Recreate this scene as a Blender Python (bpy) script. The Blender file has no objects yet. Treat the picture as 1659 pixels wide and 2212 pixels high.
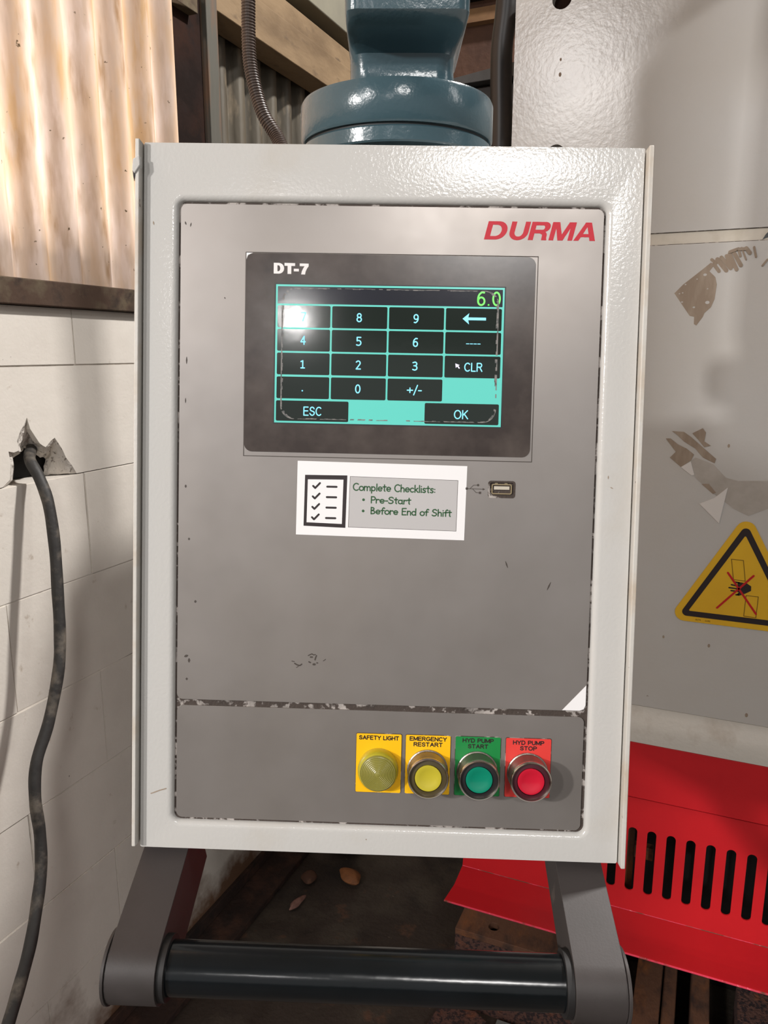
import bpy, bmesh, math, random
from mathutils import Vector, Matrix
from mathutils.geometry import tessellate_polygon
random.seed(4)
C = bpy.context.scene.collection
SC = bpy.context.scene
PI = math.pi
HC = 1.45                                   # camera height above the floor

# ------------------------------------------------------------------ camera
cam = bpy.data.cameras.new('camera'); camo = bpy.data.objects.new('camera', cam); C.objects.link(camo)
camo.location = (0, 0, HC); camo.rotation_euler = (math.radians(90 - 11.9), 0, math.radians(23.1))
cam.sensor_fit = 'VERTICAL'; cam.sensor_height = 24; cam.lens = 24 * 1650 / 2212
cam.clip_start = .02; cam.clip_end = 200
SC.camera = camo

# ------------------------------------------------------------------ world, lights, exposure
W = bpy.data.worlds.new('workshop_daylight'); SC.world = W; W.use_nodes = True
bg = W.node_tree.nodes['Background']; bg.inputs[0].default_value = (1.0, .99, .985, 1); bg.inputs[1].default_value = .50
SC.view_settings.view_transform = 'Standard'; SC.view_settings.look = 'None'
SC.view_settings.gamma = 1; SC.view_settings.use_curve_mapping = False
SC.view_settings.exposure = -0.26

def area(name, loc, target, sx, sy, watt, col=(1, 1, 1)):
    l = bpy.data.lights.new(name, 'AREA'); l.shape = 'RECTANGLE'; l.size = sx; l.size_y = sy
    l.energy = watt; l.color = col
    o = bpy.data.objects.new(name, l); C.objects.link(o); o.location = loc
    o.rotation_euler = (Vector(target) - Vector(loc)).to_track_quat('-Z', 'Y').to_euler(); return o
area('strip_light_back', (-1.35, -4.7, 3.80), (-1.25, -3.6, 1.3), .26, .8, 130, (1, .97, .95))
area('strip_light_near', (1.75, -2.9, 3.65), (0, .5, 1.3), .7, .2, 52, (1, .975, .95))
area('strip_light_mid', (1.06, -5.25, 3.60), (0, .5, 1.3), .10, .10, 11, (1, .97, .95))
area('strip_light_right', (3.2, .9, 3.3), (-.3, .7, 1.5), .25, 1.2, 14, (1, .975, .95))
area('strip_light_over_press', (1.3, 2.05, 4.15), (-1.083, .9, 1.1), .22, .16, 205, (1, .97, .94))
area('work_lamp_left', (-1.95, -3.2, 2.75), (0, 1.3, 1.2), .16, .16, 150, (1, .975, .95))
area('yard_daylight', (-1.80, .35, 1.10), (-1.08, .7, 1.75), .4, .3, 52, (1, .93, .85))

# ------------------------------------------------------------------ materials
def s2l(c):
    return tuple((x / 12.92 if x <= .04045 else ((x + .055) / 1.055) ** 2.4) for x in [v / 255 for v in c])
def mat(name, rgb, rough=.5, metal=0, var=None, bump=None, spots=None, emit=0, coat=0, spec=.5, rvar=None, stretch=None, trans=0, world=False, grime=None):
    """rgb and the colours in var/spots are sRGB 0..255. var=(rgb2, scale, lo, hi); spots=(rgb, scale, lo, hi); bump=(scale, distance)"""
    m = bpy.data.materials.new(name); m.use_nodes = True; nt = m.node_tree; N = nt.nodes; L = nt.links
    b = N['Principled BSDF']; col = (*s2l(rgb), 1)
    b.inputs['Base Color'].default_value = col; b.inputs['Roughness'].default_value = rough
    b.inputs['Metallic'].default_value = metal; b.inputs['Specular IOR Level'].default_value = spec
    b.inputs['Coat Weight'].default_value = coat
    tc = N.new('ShaderNodeTexCoord'); src = tc.outputs['Object']
    if world: src = N.new('ShaderNodeNewGeometry').outputs['Position']
    if stretch:
        mp = N.new('ShaderNodeMapping'); mp.inputs['Scale'].default_value = stretch; L.new(src, mp.inputs[0]); src = mp.outputs[0]
    def noise(scale, detail=5, rg=.6, s=None):
        n = N.new('ShaderNodeTexNoise'); n.inputs['Scale'].default_value = scale; n.inputs['Detail'].default_value = detail
        n.inputs['Roughness'].default_value = rg; L.new(s or src, n.inputs['Vector']); return n.outputs['Fac']
    def ramp(f, lo, hi):
        r = N.new('ShaderNodeMapRange'); r.inputs[1].default_value = lo; r.inputs[2].default_value = hi
        L.new(f, r.inputs[0]); return r.outputs[0]
    cur = None
    for layer in (var, spots):
        if not layer: continue
        for lay in (layer if isinstance(layer, list) else [layer]):
            mx = N.new('ShaderNodeMix'); mx.data_type = 'RGBA'
            if cur is None: mx.inputs[6].default_value = col
            else: L.new(cur, mx.inputs[6])
            mx.inputs[7].default_value = (*s2l(lay[0]), 1)
            L.new(ramp(noise(lay[1]), lay[2], lay[3]), mx.inputs[0]); cur = mx.outputs[2]
    if grime:      # splashed dirt along the floor, fading out upwards in patches
        sp = N.new('ShaderNodeSeparateXYZ'); L.new(src, sp.inputs[0]); nz_ = noise(9); ad = N.new('ShaderNodeMath'); ad.operation = 'MULTIPLY_ADD'
        L.new(nz_, ad.inputs[0]); ad.inputs[1].default_value = -.5; L.new(sp.outputs[2], ad.inputs[2])
        rr_ = N.new('ShaderNodeMapRange'); rr_.inputs[1].default_value = grime[1]; rr_.inputs[2].default_value = grime[2]; L.new(ad.outputs[0], rr_.inputs[0])
        mx = N.new('ShaderNodeMix'); mx.data_type = 'RGBA'; L.new(rr_.outputs[0], mx.inputs[0]); mx.inputs[6].default_value = (*s2l(grime[0]), 1); L.new(cur, mx.inputs[7]); cur = mx.outputs[2]
    if cur: L.new(cur, b.inputs['Base Color'])
    if rvar: 
        mr = N.new('ShaderNodeMapRange'); mr.inputs[1].default_value = .35; mr.inputs[2].default_value = .65
        mr.inputs[3].default_value = rvar[1]; mr.inputs[4].default_value = rvar[2]
        L.new(noise(rvar[0]), mr.inputs[0]); L.new(mr.outputs[0], b.inputs['Roughness'])
    if bump:
        bl = bump if isinstance(bump, list) else [bump]; prev = None
        for (sc, dist) in bl:
            bp = N.new('ShaderNodeBump'); bp.inputs['Distance'].default_value = dist; bp.inputs['Strength'].default_value = 1
            L.new(noise(sc, 2, .5), bp.inputs['Height'])
            if prev: L.new(prev, bp.inputs['Normal'])
            prev = bp.outputs[0]
        L.new(prev, b.inputs['Normal'])
    if emit:
        b.inputs['Emission Color'].default_value = col; b.inputs['Emission Strength'].default_value = emit
    if trans: b.inputs['Transmission Weight'].default_value = trans
    return m

M = {}
M['powder'] = mat('white_powder_coat', (194, 192, 188), .17, var=((186, 179, 168), 9, .55, .85), bump=(430, .00014), spots=((196, 176, 150), 60, .74, .80))
M['powder_edge'] = mat('scuffed_white_edge', (198, 194, 187), .5, var=((186, 170, 150), 25, .5, .75), spots=((70, 55, 45), 160, .70, .74), bump=(300, .0002))
M['groove'] = mat('grimy_groove', (66, 56, 50), .8, var=[((176, 168, 162), 120, .53, .60), ((40, 34, 31), 60, .5, .8)], bump=(400, .0006))
M['steel'] = mat('brushed_stainless', (155, 149, 145), .36, .62, var=((144, 137, 131), 5, .4, .75), rvar=(7, .31, .42))
M['bezel'] = mat('screen_overlay_bezel', (50, 40, 36), .24, var=((82, 72, 66), 20, .4, .7), spec=.6, bump=(240, .000012))
M['screen_black'] = mat('screen_dark_key', (32, 40, 36), .10, spec=.6, bump=(160, .00002))
M['screen_top'] = mat('screen_value_bar', (40, 42, 50), .13, spec=.6, bump=(160, .00002))
M['screen_cyan'] = mat('screen_backlight', (84, 176, 164), .2, emit=.68, bump=(160, .00002))
M['screen_text'] = mat('screen_digits', (118, 200, 225), .3, emit=.9)
M['screen_green'] = mat('screen_value', (95, 215, 80), .3, emit=.9)
M['cursor'] = mat('screen_cursor', (205, 195, 225), .3, emit=.8)
M['wear'] = mat('worn_film', (128, 124, 120), .45, var=((80, 82, 80), 300, .45, .6))
M['white_print'] = mat('white_print', (232, 228, 226), .4)
M['red_print'] = mat('red_print', (188, 24, 44), .5, spots=((220, 110, 115), 300, .72, .75))
M['black_print'] = mat('black_print', (38, 27, 28), .45)
M['line_print'] = mat('engraved_line', (66, 58, 52), .6)
M['paper'] = mat('white_sticker', (238, 236, 236), .45)
M['grey_print'] = mat('grey_print', (186, 183, 182), .45)
M['green_print'] = mat('dark_green_print', (42, 84, 48), .5)
M['yellow'] = mat('yellow_legend', (250, 190, 10), .38, spots=((120, 90, 30), 140, .70, .76))
M['green'] = mat('green_legend', (22, 130, 62), .38, spots=((30, 70, 40), 140, .70, .78))
M['red_leg'] = mat('red_legend', (222, 62, 56), .38, spots=((120, 50, 45), 140, .71, .78))
M['chrome'] = mat('chrome_ring', (200, 190, 180), .22, 1, spots=((120, 105, 92), 90, .6, .7))
M['chrome_worn'] = mat('worn_chrome_barrel', (150, 142, 134), .42, 1, bump=(500, .0002))
M['dk_olive'] = mat('olive_ring', (74, 64, 38), .4)
M['blk_ring'] = mat('black_ring', (30, 28, 30), .4)
M['maroon'] = mat('maroon_ring', (66, 16, 28), .4)
M['cap_y'] = mat('yellow_cap', (190, 176, 48), .35, coat=.3)
M['cap_g'] = mat('green_cap', (0, 128, 100), .3, coat=.3)
M['cap_r'] = mat('red_cap', (196, 22, 48), .3, coat=.3)
M['lens'] = mat('yellow_green_lens', (178, 166, 40), .22, coat=.4)
M['lens_in'] = mat('lens_face', (138, 132, 62), .28, coat=.3)
M['arm_metal'] = mat('blackened_bracket', (60, 55, 54), .5, .0, spec=.35, var=((52, 48, 46), 18, .4, .7), spots=((104, 92, 84), 30, .66, .8), bump=(700, .00004))
M['tube'] = mat('black_gloss_tube', (10, 14, 16), .18, .0, var=((16, 20, 23), 14, .4, .7), spots=((120, 104, 92), 46, .775, .79), bump=(90, .00012))
M['black'] = mat('black_rubber_and_shade', (24, 22, 22), .6)
M['teal'] = mat('teal_hammer_paint', (58, 80, 88), .2, spots=((78, 74, 72), 30, .70, .76), bump=(330, .00016))
M['teal_dk'] = mat('teal_groove', (20, 30, 34), .6)
M['dust'] = mat('rusty_dust', (186, 164, 146), .9)
M['wall'] = mat('white_painted_block', (222, 215, 205), .62, var=[((206, 198, 188), 3.0, .45, .75), ((190, 178, 164), 26, .66, .74)], spots=((110, 98, 88), 40, .735, .75), bump=[(14, .0015), (160, .0004)], world=True, grime=((112, 84, 64), -.22, -.06))
M['mortar'] = mat('painted_mortar', (206, 199, 190), .8, var=((130, 120, 110), 9, .52, .68), bump=(120, .001))
M['brokenb'] = mat('broken_block_core', (214, 207, 198), .9, var=((120, 110, 100), 130, .56, .66), bump=(220, .002))
M['void'] = mat('shade_black', (14, 12, 11), .9)  # near-black colour for the shade in the wall hole and rail gap
M['rail'] = mat('dirty_rail', (78, 62, 52), .85, spec=.2, var=[((104, 94, 76), 8, .45, .6), ((60, 50, 44), 22, .55, .7)], bump=(90, .001))
M['post'] = mat('rusty_dark_steel', (30, 21, 18), .9, spec=.15, var=[((52, 32, 24), 8, .45, .65), ((34, 26, 24), 16, .5, .7)], bump=(80, .001))
M['flange_p'] = mat('worn_grey_paint', (84, 82, 74), .7, var=[((116, 82, 58), 16, .44, .58), ((80, 76, 70), 30, .55, .7)], stretch=(1, 1, .15), bump=(90, .001))
M['girt'] = mat('weathered_cream_timber', (132, 110, 82), .75, var=[((104, 84, 60), 9, .45, .68), ((96, 78, 58), 30, .6, .72)], stretch=(1, .35, 1), bump=(60, .0015))
M['oldsheet'] = mat('weathered_steel_sheet', (100, 92, 78), .55, .1, var=[((74, 68, 58), 5, .42, .65), ((134, 120, 100), 24, .55, .7)], stretch=(1, 1, .3), bump=(60, .001))
M['fascia'] = mat('pale_green_grey_board', (128, 124, 108), .7, var=((112, 108, 96), 5, .4, .7))
M['backwall'] = mat('brown_rusty_sheet', (96, 66, 50), .8, var=[((70, 46, 36), 4, .4, .65), ((120, 84, 60), 14, .6, .72)], bump=(40, .002))
M['backtrim'] = mat('brown_batten', (124, 92, 62), .8, var=((90, 62, 44), 9, .4, .7))
M['concrete'] = mat('oily_concrete', (54, 44, 37), .75, var=[((78, 70, 60), 3.5, .48, .66), ((34, 28, 25), 6, .5, .68), ((92, 64, 48), 11, .62, .72)], spots=((140, 124, 104), 60, .70, .75), bump=[(10, .006), (90, .002)])
M['angle'] = mat('dark_rusty_angle', (46, 30, 24), .85, var=[((76, 50, 38), 10, .5, .68), ((24, 18, 16), 18, .5, .7)], bump=(60, .003))
M['rust'] = mat('rusty_steel', (98, 66, 48), .75, var=[((128, 78, 44), 14, .5, .66), ((58, 42, 36), 26, .5, .68)], bump=(120, .0015), stretch=(1, .5, 1))
M['rust_dk'] = mat('dark_pitted_rust', (86, 58, 50), .8, var=[((40, 28, 30), 130, .48, .56), ((120, 70, 46), 20, .58, .7)], bump=(160, .002))
M['bluegrey'] = mat('blue_grey_plate', (128, 132, 130), .5, .3, var=((92, 84, 76), 20, .5, .64), spots=((70, 44, 34), 110, .66, .70))
M['red'] = mat('red_gloss_paint', (208, 28, 36), .42, var=((196, 24, 34), 5, .4, .7), spots=((214, 90, 80), 55, .765, .79), bump=(200, .0001))
M['red_edge'] = mat('chipped_lit_red_edge', (226, 66, 92), .4, var=[((110, 70, 56), 12, .50, .56)], spots=((250, 150, 160), 140, .62, .7), bump=(200, .001))
M['press'] = mat('grey_textured_paint', (192, 190, 187), .24, var=((188, 184, 178), 3, .4, .7), spots=((150, 140, 128), 38, .755, .775), bump=(150, .00018))
M['press_lo'] = mat('lit_grey_cove', (206, 202, 194), .45, var=((182, 172, 160), 10, .55, .72), spots=((120, 106, 92), 40, .72, .75), bump=(150, .0004))  # brightness of the outward turn is put into the lighter colour
M['tape'] = mat('yellowed_tape', (206, 199, 186), .5, var=((190, 182, 166), 20, .45, .65))
M['residue'] = mat('glue_residue', (144, 128, 112), .8, var=((166, 152, 136), 40, .45, .7), stretch=(1, 1, .25))
M['film'] = mat('torn_film', (178, 172, 165), .4, var=((158, 151, 142), 14, .4, .65))
M['film_w'] = mat('white_torn_film', (214, 210, 206), .35)
M['sign_y'] = mat('sign_yellow', (226, 180, 40), .35, var=((214, 164, 38), 6, .4, .7))
M['sign_r'] = mat('sign_red', (190, 24, 30), .35)
M['sign_line'] = mat('sign_thin_line', (120, 88, 10), .4)
M['conduit'] = mat('brown_conduit', (82, 68, 60), .42, var=((62, 50, 44), 20, .4, .7))
M['cable'] = mat('dusty_black_cable', (50, 48, 46), .6, var=[((108, 100, 90), 22, .50, .68), ((40, 38, 37), 34, .5, .7)], bump=(120, .0006))
M['hose'] = mat('black_hose', (28, 26, 27), .42, var=((40, 36, 34), 10, .45, .7))
M['dkpaint'] = mat('dark_blue_grey_paint', (66, 70, 72), .5, var=((48, 48, 48), 12, .4, .7))
M['stone'] = mat('brown_pebble', (150, 96, 56), .8, var=((120, 76, 46), 40, .4, .7), bump=(100, .002))
M['scrap'] = mat('pinkish_scrap', (150, 112, 100), .8, var=((110, 76, 66), 50, .4, .7))
M['roof'] = mat('grey_roof_sheet', (120, 112, 104), .8)
M['gold'] = mat('usb_shell', (196, 176, 140), .25, 1)

def translucent(name):
    m = bpy.data.materials.new(name); m.use_nodes = True; nt = m.node_tree; N = nt.nodes; L = nt.links
    N.remove(N['Principled BSDF']); out = N['Material Output']
    tc = N.new('ShaderNodeTexCoord'); mp = N.new('ShaderNodeMapping'); mp.inputs['Scale'].default_value = (1, 1, .22)
    L.new(tc.outputs['Object'], mp.inputs[0])
    def mixn(a, b, sc, lo, hi, first=None, vec=None):
        n = N.new('ShaderNodeTexNoise'); n.inputs['Scale'].default_value = sc; n.inputs['Detail'].default_value = 6
        L.new(vec or mp.outputs[0], n.inputs['Vector'])
        r = N.new('ShaderNodeMapRange'); r.inputs[1].default_value = lo; r.inputs[2].default_value = hi; L.new(n.outputs['Fac'], r.inputs[0])
        x = N.new('ShaderNodeMix'); x.data_type = 'RGBA'; L.new(r.outputs[0], x.inputs[0])
        if first: L.new(first, x.inputs[6])
        else: x.inputs[6].default_value = (*s2l(a), 1)
        x.inputs[7].default_value = (*s2l(b), 1); return x.outputs[2]
    c = mixn((234, 212, 198), (214, 178, 138), 16, .42, .62)
    c = mixn(None, (178, 144, 112), 34, .52, .72, c)
    c = mixn(None, (216, 192, 172), 70, .45, .70, c)
    c = mixn(None, (110, 92, 72), 90, .70, .74, c, tc.outputs['Object'])
    d = N.new('ShaderNodeBsdfDiffuse'); t = N.new('ShaderNodeBsdfTranslucent'); mx = N.new('ShaderNodeMixShader')
    mx.inputs[0].default_value = .5
    L.new(c, d.inputs[0]); L.new(c, t.inputs[0]); L.new(d.outputs[0], mx.inputs[1]); L.new(t.outputs[0], mx.inputs[2]); L.new(mx.outputs[0], out.inputs[0])
    return m
M['fibreglass'] = translucent('translucent_sheet')

# ------------------------------------------------------------------ object helpers
def link(name, me, m, parent=None, kind=None, label=None):
    o = bpy.data.objects.new(name, me); C.objects.link(o)
    if m and not me.materials: me.materials.append(m)
    if parent: o.parent = parent
    if kind: o['kind'] = kind
    if label: o['label'] = label
    return o
def fin(bm, name, m, parent=None, smooth=False, bevel=0, seg=2, kind=None, label=None, recalc=True):
    if recalc: bmesh.ops.recalc_face_normals(bm, faces=bm.faces)
    me = bpy.data.meshes.new(name); bm.to_mesh(me); bm.free()
    if smooth:
        me.polygons.foreach_set('use_smooth', [True] * len(me.polygons))
        me.set_sharp_from_angle(angle=math.radians(38))
    o = link(name, me, m, parent, kind, label)
    if bevel:
        b = o.modifiers.new('bevel', 'BEVEL'); b.width = bevel; b.segments = seg; b.limit_method = 'ANGLE'; b.angle_limit = math.radians(40)
        me.polygons.foreach_set('use_smooth', [True] * len(me.polygons))
        me.set_sharp_from_angle(angle=math.radians(38))
    return o
def empty(name, label=None, cat=None, loc=(0, 0, 0), group=None, kind=None):
    o = bpy.data.objects.new(name, None); o.empty_display_size = .05; C.objects.link(o); o.location = loc
    tag(o, label, cat, group, kind); return o
def tag(o, label=None, cat=None, group=None, kind=None):
    if label: o['label'] = label
    if cat: o['category'] = cat
    if group: o['group'] = group
    if kind: o['kind'] = kind
    return o
def box(bm, a, b):
    v = [bm.verts.new((x, y, z)) for x in (a[0], b[0]) for y in (a[1], b[1]) for z in (a[2], b[2])]
    for f in ((0, 1, 3, 2), (4, 6, 7, 5), (0, 4, 5, 1), (2, 3, 7, 6), (0, 2, 6, 4), (1, 5, 7, 3)): bm.faces.new([v[i] for i in f])
def prism(bm, loops, d0, d1, mp):
    """loops: outline plus holes as 2D lists, extruded from depth d0 to d1; mp(a, b, d) places the point"""
    tris = tessellate_polygon([[Vector((x, y, 0)) for x, y in l] for l in loops])
    flat = [p for l in loops for p in l]
    lo = [bm.verts.new(mp(x, y, d0)) for x, y in flat]; hi = [bm.verts.new(mp(x, y, d1)) for x, y in flat]
    for t in tris:
        try: bm.faces.new([lo[i] for i in t]); bm.faces.new([hi[i] for i in t])
        except ValueError: pass
    k = 0
    for l in loops:
        n = len(l)
        for i in range(n):
            a, b = k + i, k + (i + 1) % n
            bm.faces.new((lo[a], lo[b], hi[b], hi[a]))
        k += n
def rrect(x0, x1, y0, y1, r, n=6, corners=(1, 1, 1, 1)):
    out = []
    for (cx, cy, a0, on) in ((x1 - r, y1 - r, 0, corners[0]), (x0 + r, y1 - r, 90, corners[1]), (x0 + r, y0 + r, 180, corners[2]), (x1 - r, y0 + r, 270, corners[3])):
        if on:
            for i in range(n + 1):
                a = math.radians(a0 + 90 * i / n); out.append((cx + r * math.cos(a), cy + r * math.sin(a)))
        else: out.append({0: (x1, y1), 90: (x0, y1), 180: (x0, y0), 270: (x1, y0)}[a0])
    return out
def inset_rect(x0, x1, y0, y1, w): return [(x0 + w, y0 + w), (x1 - w, y0 + w), (x1 - w, y1 - w), (x0 + w, y1 - w)]
def circ(cx, cy, r, n=32, r2=None): return [(cx + r * math.cos(2 * PI * i / n), cy + (r2 or r) * math.sin(2 * PI * i / n)) for i in range(n)]
def ribbon(bm, pts, w, d0, d1, mp, closed=False):
    """a line of width w with round joints, as raised print"""
    seg = list(zip(pts, pts[1:] + ([pts[0]] if closed else [])))
    if not closed: seg = seg[:len(pts) - 1]
    for (a, b) in seg:
        dx, dy = b[0] - a[0], b[1] - a[1]; l = math.hypot(dx, dy) or 1; nx, ny = -dy / l * w / 2, dx / l * w / 2
        prism(bm, [[(a[0] + nx, a[1] + ny), (b[0] + nx, b[1] + ny), (b[0] - nx, b[1] - ny), (a[0] - nx, a[1] - ny)]], d0, d1, mp)
    for p in pts: prism(bm, [circ(p[0], p[1], w / 2, 10)], d0, d1 - .12 * (d1 - d0), mp)
def smoothpath(pts, n=10):
    P = [Vector(p) for p in pts]; out = []
    for i in range(len(P) - 1):
        p0 = P[max(i - 1, 0)]; p1 = P[i]; p2 = P[i + 1]; p3 = P[min(i + 2, len(P) - 1)]
        for k in range(n):
            t = k / n
            out.append(.5 * ((2 * p1) + (p2 - p0) * t + (2 * p0 - 5 * p1 + 4 * p2 - p3) * t * t + (3 * p1 - p0 - 3 * p2 + p3) * t ** 3))
    out.append(P[-1]); return out
def sweep(bm, path, rad, n=20):
    rings = []; up = Vector((.3, .9, .1))
    for i, p in enumerate(path):
        t = (path[min(i + 1, len(path) - 1)] - path[max(i - 1, 0)]).normalized()
        s = t.cross(up).normalized(); u = s.cross(t); r = rad(i) if callable(rad) else rad
        rings.append([bm.verts.new(p + s * r * math.cos(2 * PI * k / n) + u * r * math.sin(2 * PI * k / n)) for k in range(n)])
    for a, b in zip(rings, rings[1:]):
        for k in range(n): bm.faces.new((a[k], a[(k + 1) % n], b[(k + 1) % n], b[k]))
    bm.faces.new(rings[0]); bm.faces.new(rings[-1])
def lathe(bm, prof, mp, n=48):
    """prof: (radius, height); mp(x, y, h)"""
    rings = []
    for r, h in prof:
        if r < 1e-7: rings.append([bm.verts.new(mp(0, 0, h))])
        else: rings.append([bm.verts.new(mp(r * math.cos(2 * PI * k / n), r * math.sin(2 * PI * k / n), h)) for k in range(n)])
    for a, b in zip(rings, rings[1:]):
        for k in range(n):
            k2 = (k + 1) % n
            if len(a) == 1 and len(b) == 1: continue
            if len(a) == 1: bm.faces.new((a[0], b[k], b[k2]))
            elif len(b) == 1: bm.faces.new((a[k], a[k2], b[0]))
            else: bm.faces.new((a[k], a[k2], b[k2], b[k]))
# sans capitals and digits as stroke paths; cap height 1
def _b(cx, cy, rx, ry, a0, a1, n=8): return [(cx + rx * math.cos(math.radians(a0 + (a1 - a0) * i / n)), cy + ry * math.sin(math.radians(a0 + (a1 - a0) * i / n))) for i in range(n + 1)]
CAPS = {'A': ([[(0, 0), (.36, 1), (.72, 0)], [(.13, .34), (.59, .34)]], .72), 'C': ([_b(.38, .5, .38, .5, 48, 312, 14)], .68), 'D': ([[(0, 0), (0, 1), (.30, 1)] + _b(.30, .5, .37, .5, 90, -90, 12) + [(0, 0)]], .68),
 'E': ([[(.56, 1), (0, 1), (0, 0), (.58, 0)], [(0, .53), (.52, .53)]], .58), 'F': ([[(.54, 1), (0, 1), (0, 0)], [(0, .50), (.48, .50)]], .54), 'G': ([_b(.40, .5, .40, .5, 48, 300, 14) + [(.76, .18), (.76, .46), (.44, .46)]], .76),
 'H': ([[(0, 0), (0, 1)], [(.64, 0), (.64, 1)], [(0, .53), (.64, .53)]], .64), 'I': ([[(0, 0), (0, 1)]], .02), 'K': ([[(0, 0), (0, 1)], [(.60, 1), (0, .38)], [(.20, .58), (.64, 0)]], .64), 'L': ([[(0, 1), (0, 0), (.50, 0)]], .50),
 'M': ([[(0, 0), (0, 1), (.38, .12), (.76, 1), (.76, 0)]], .76), 'N': ([[(0, 0), (0, 1), (.64, 0), (.64, 1)]], .64), 'O': ([_b(.40, .5, .40, .5, 0, 360, 20)], .80), 'P': ([[(0, 0), (0, 1), (.36, 1)] + _b(.36, .74, .23, .26, 90, -90, 8) + [(0, .48)]], .59),
 'R': ([[(0, 0), (0, 1), (.38, 1)] + _b(.38, .76, .22, .24, 90, -90, 8) + [(0, .52)], [(.34, .52), (.64, 0)]], .64), 'S': ([[(.56, .80)] + _b(.30, .75, .26, .25, 30, 200, 7) + [(.12, .58), (.46, .46)] + _b(.31, .27, .28, .27, 30, -150, 8) + [(.0, .22)]], .60),
 'T': ([[(0, 1), (.64, 1)], [(.32, 1), (.32, 0)]], .64), 'U': ([[(0, 1), (0, .34)] + _b(.31, .32, .31, .32, 180, 360, 10) + [(.62, 1)]], .62), 'Y': ([[(0, 1), (.33, .48), (.66, 1)], [(.33, .48), (.33, 0)]], .66), ' ': ([], .22),
 '0': ([_b(.26, .5, .26, .5, 0, 360, 18)], .52), '1': ([[(.04, .80), (.24, .90), (.24, 0)], [(.04, 0), (.44, 0)]], .48), '2': ([[(.02, .86)] + _b(.26, .74, .24, .26, 120, -30, 8) + [(.02, 0), (.54, 0)]], .54),
 '3': ([[(.02, .92), (.26, 1)] + _b(.24, .77, .24, .23, 80, -80, 6) + [(.14, .54), (.26, .54)] + _b(.24, .27, .27, .27, 85, -110, 8) + [(.0, .08)]], .52), '4': ([[(.40, 0), (.40, 1), (.0, .32), (.56, .32)]], .56),
 '5': ([[(.48, 1), (.06, 1), (.06, .56), (.22, .62)] + _b(.22, .31, .28, .31, 85, -110, 9) + [(.0, .07)]], .50), '6': ([[(.48, .97), (.30, 1)] + _b(.34, .48, .32, .48, 120, 180, 5) + _b(.27, .30, .25, .30, 180, 540, 16)], .54), '7': ([[(0, 1), (.52, 1), (.18, 0)]], .52),
 '8': ([_b(.26, .76, .22, .24, 0, 360, 14), _b(.26, .27, .26, .27, 0, 360, 14)], .52), '9': ([[(.06, .03), (.24, 0)] + _b(.20, .52, .32, .48, -60, 0, 5) + _b(.27, .70, .25, .30, 0, 360, 16)], .54), '.': ([[(0, .02), (0, .021)]], .04), '+': ([[(0, .44), (.56, .44)], [(.28, .16), (.28, .72)]], .56),
 '/': ([[(0, -.12), (.38, 1.05)]], .38), '-': ([[(0, .40), (.30, .40)]], .30)}
def caps(bm, st, x, y, w, h, wt, d0, d1, mp, align='C', gap=.24):
    tot = sum(CAPS[c][1] for c in st) + gap * (len(st) - 1); sx = (w - wt) / tot if w else (h - wt); W_ = tot * sx + wt
    cx = x + wt / 2 - {'C': W_ / 2, 'L': 0, 'R': W_}[align]
    for c in st:
        for pl in CAPS[c][0]: ribbon(bm, [(cx + a * sx, y + wt / 2 + b * (h - wt)) for a, b in pl], wt, d0, d1, mp)
        cx += (CAPS[c][1] + gap) * sx

# ================================================================== THE SETTING
XW = -1.083
wl = empty('wall_left', kind='structure')
def WP(y, z, d): return (XW - d, y, z)
# block work: 200 mm courses, 400 mm blocks in running bond
zc = [.025 + .2 * i for i in range(8)]
protos = {}
def block(y0, y1, z0, z1):
    key = (round(y1 - y0, 4), round(z1 - z0, 4))
    if key not in protos:
        bm = bmesh.new(); g = .0006
        box(bm, (-.09, g, g), (0, key[0] - g, key[1] - g)); bmesh.ops.bevel(bm, geom=[e for e in bm.edges if e.verts[0].co.x > -.01 and e.verts[1].co.x > -.01], offset=.0011, segments=2, affect='EDGES')
        bmesh.ops.recalc_face_normals(bm, faces=bm.faces)
        me = bpy.data.meshes.new('block'); bm.to_mesh(me); bm.free(); me.materials.append(M['wall']); protos[key] = me
    o = bpy.data.objects.new('block', protos[key]); C.objects.link(o); o.parent = wl
    o.location = (XW + random.uniform(-.0012, .0012), y0, z0)
for r in range(8):
    z0 = zc[r]; z1 = z0 + .2 if r < 7 else 1.525
    off = 1.092 if r % 2 == 1 else .892
    if r == 6: off = .892
    if r == 7: off = 1.092
    # joints at y=1.092 in courses z .225, .625, 1.025
    off = 1.092 if r in (1, 3, 5, 7) else .892
    y = off - 2.0
    while y < 3.0:
        if not (r == 6 and abs(y - .892) < .01): block(max(y, -1.1), min(y + .4, 3.0), z0, z1)
        y += .4
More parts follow.
